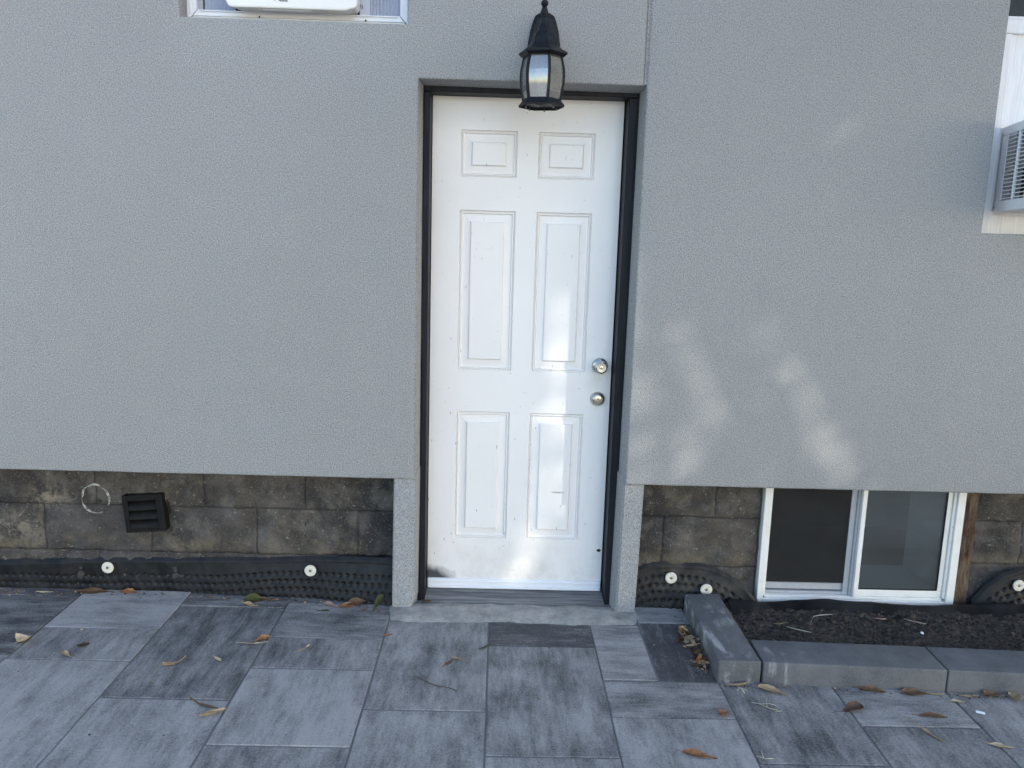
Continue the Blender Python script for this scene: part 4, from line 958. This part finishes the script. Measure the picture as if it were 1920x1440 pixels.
# ------------------------------------------------------------------ added unseen tree: blocks the sun, with gaps shaped to streak the wall
tr = random.Random(11)
DIST = 10.0
right = Vector((math.cos(SUN_AZ), math.sin(SUN_AZ), 0)); upv = SDIR.cross(right) * -1
if upv.z < 0: upv = -upv
def to_wall(p):
    t = p.y / SDIR.y; w = p - SDIR * t; return w.x, w.z           # where the light through p meets the wall plane y=0
def seg_d(px, pz, a, b_):
    ax, az = a; bx, bz = b_; l2 = (bx - ax) ** 2 + (bz - az) ** 2
    t = max(0, min(1, ((px - ax) * (bx - ax) + (pz - az) * (bz - az)) / l2)); return math.hypot(px - ax - t * (bx - ax), pz - az - t * (bz - az))
# gaps cut to put light streaks on wall and door: (from, to, half width, openness)
SLIT = [((0.585, 1.20), (0.655, 1.09), .0006), ((.655, 1.09), (.735, .93), .0012), ((.735, .93), (.79, .80), .0002),
        ((0.93, 1.23), (1.015, 1.10), .0010), ((1.015, 1.10), (1.11, 1.0), .0014), ((1.11, 1.0), (1.19, .85), .0012), ((1.19, .85), (1.32, .60), .0006),
        ((1.14, 1.95), (1.20, 1.985), .0002), ((1.165, 1.72), (1.18, 1.69), .0005), ((.465, 1.0), (.475, .54), .0004), ((.66, .80), (.69, .58), .0001),
        ((.405, 1.46), (.40, .82), .0010), ((.39, .82), (.33, .52), .0045), ((.33, .52), (.25, .22), .0035), ((.40, .74), (.34, .36), .002)]
THIN = [((.55, 1.0), (1.15, .75), .20, .02), ((.50, .60), (.9, .62), .08, .025)]
cc = SDIR * DIST + Vector((-.7, 0, 0.6))
U0, V0, NL = 3.5, 2.35, 175000
lv, lf = [], []
for _ in range(NL):
    u, v = tr.uniform(-U0, U0), tr.uniform(-V0, V0)
    if (abs(u) / U0) ** 4 + (abs(v) / V0) ** 4 > 1: continue
    p = cc + right * u + upv * v + SDIR * tr.uniform(-.7, .7)
    x, z = to_wall(p); T = .0003
    for a, b_, hw_, op in THIN:
        d = seg_d(x, z, a, b_)
        if d < hw_ * 2.5: T += op * math.exp(-(d / hw_) ** 2)
    if T > .0004 and tr.random() > -math.log(min(.95, T)) / 8.0: continue
    n_ = Vector((tr.uniform(-.8, .8), tr.uniform(-.8, .8), tr.uniform(-.8, .8))) + SDIR; n_.normalize()
    a = n_.orthogonal().normalized(); b_ = n_.cross(a); ang = tr.uniform(0, 6.28); s_ = tr.uniform(.034, .048)
    a, b_ = a * math.cos(ang) + b_ * math.sin(ang), b_ * math.cos(ang) - a * math.sin(ang)
    if x < 1.45 and z > .1:
        near = False
        for sa, sb, hw_ in SLIT:
            if seg_d(x, z, sa, sb) > .12: continue
            for fa in (-1, -.75, -.5, -.25, 0, .25, .5, .75, 1):
                for fb in (-.62, -.4, -.2, 0, .2, .4, .62):
                    if abs(fa) + abs(fb) / .62 > 1.05: continue
                    wx, wz = to_wall(p + a * s_ * fa + b_ * s_ * fb)
                    if seg_d(wx, wz, sa, sb) < hw_ + .0065: near = True; break
                if near: break
            if near: break
        if near: continue
    k = len(lv); lv += [p - a * s_, p - b_ * s_ * .62 + a * s_ * .1, p + a * s_, p + b_ * s_ * .62 + a * s_ * .1]; lf.append((k, k + 1, k + 2, k + 3))
# small leaf quads partly closing the gaps to dim the streaks
for sa, sb, hw_ in SLIT:
    L_ = math.hypot(sb[0] - sa[0], sb[1] - sa[1]); dx, dz = (sb[0] - sa[0]) / L_, (sb[1] - sa[1]) / L_
    lai = .62 if sa[0] < .45 else (1.3 if sa[1] > 1.6 else .70)
    for _ in range(int(lai * (L_ + .1) * .16 * .6 / .000125)):
        t = tr.uniform(-.05, L_ + .05); o_ = tr.uniform(-.08, .08)
        p = Vector((sa[0] + dx * t - dz * o_, 0, sa[1] + dz * t + dx * o_)) + SDIR * (DIST + tr.uniform(-.7, .7))
        a = Vector((tr.uniform(-1, 1), tr.uniform(-1, 1), tr.uniform(-1, 1))); n_ = (a * .8 + SDIR).normalized(); a = n_.orthogonal().normalized(); b_ = n_.cross(a); s_ = tr.uniform(.009, .014)
        k = len(lv); lv += [p - a * s_, p - b_ * s_ * .62, p + a * s_, p + b_ * s_ * .62]; lf.append((k, k + 1, k + 2, k + 3))
tree = empty('added_shade_tree', (cc.x, cc.y, 0), 'added tree-shaped sun blocker behind the camera, gapped to cast the wall streaks', 'tree')
me = bpy.data.meshes.new('crown'); me.from_pydata(lv, [], lf); me.materials.append(LM['tree'])
cr = bpy.data.objects.new('crown', me); COL.objects.link(cr); cr.parent = tree; cr.matrix_parent_inverse = parent_world(tree).inverted(); cr['kind'] = 'stuff'
q = B(); q.tube([(cc.x, cc.y, -.03), (cc.x + .05, cc.y, 1.0), (cc.x - .04, cc.y + .05, 2.2), (cc.x, cc.y, 3.4), (cc.x + .1, cc.y, 5)], [.22, .17, .15, .12, .06], 10)
for k in range(7):
    a = k * .9; q.tube([(cc.x, cc.y, 2.2 + k * .25), (cc.x + 1.0 * math.cos(a), cc.y + .6 * math.sin(a), 3.2 + k * .25), (cc.x + 2.0 * math.cos(a), cc.y + 1.0 * math.sin(a), 4.0 + k * .3)], [.08, .05, .02], 7)
q.build('trunk', M['bark'], tree, sharp=60)
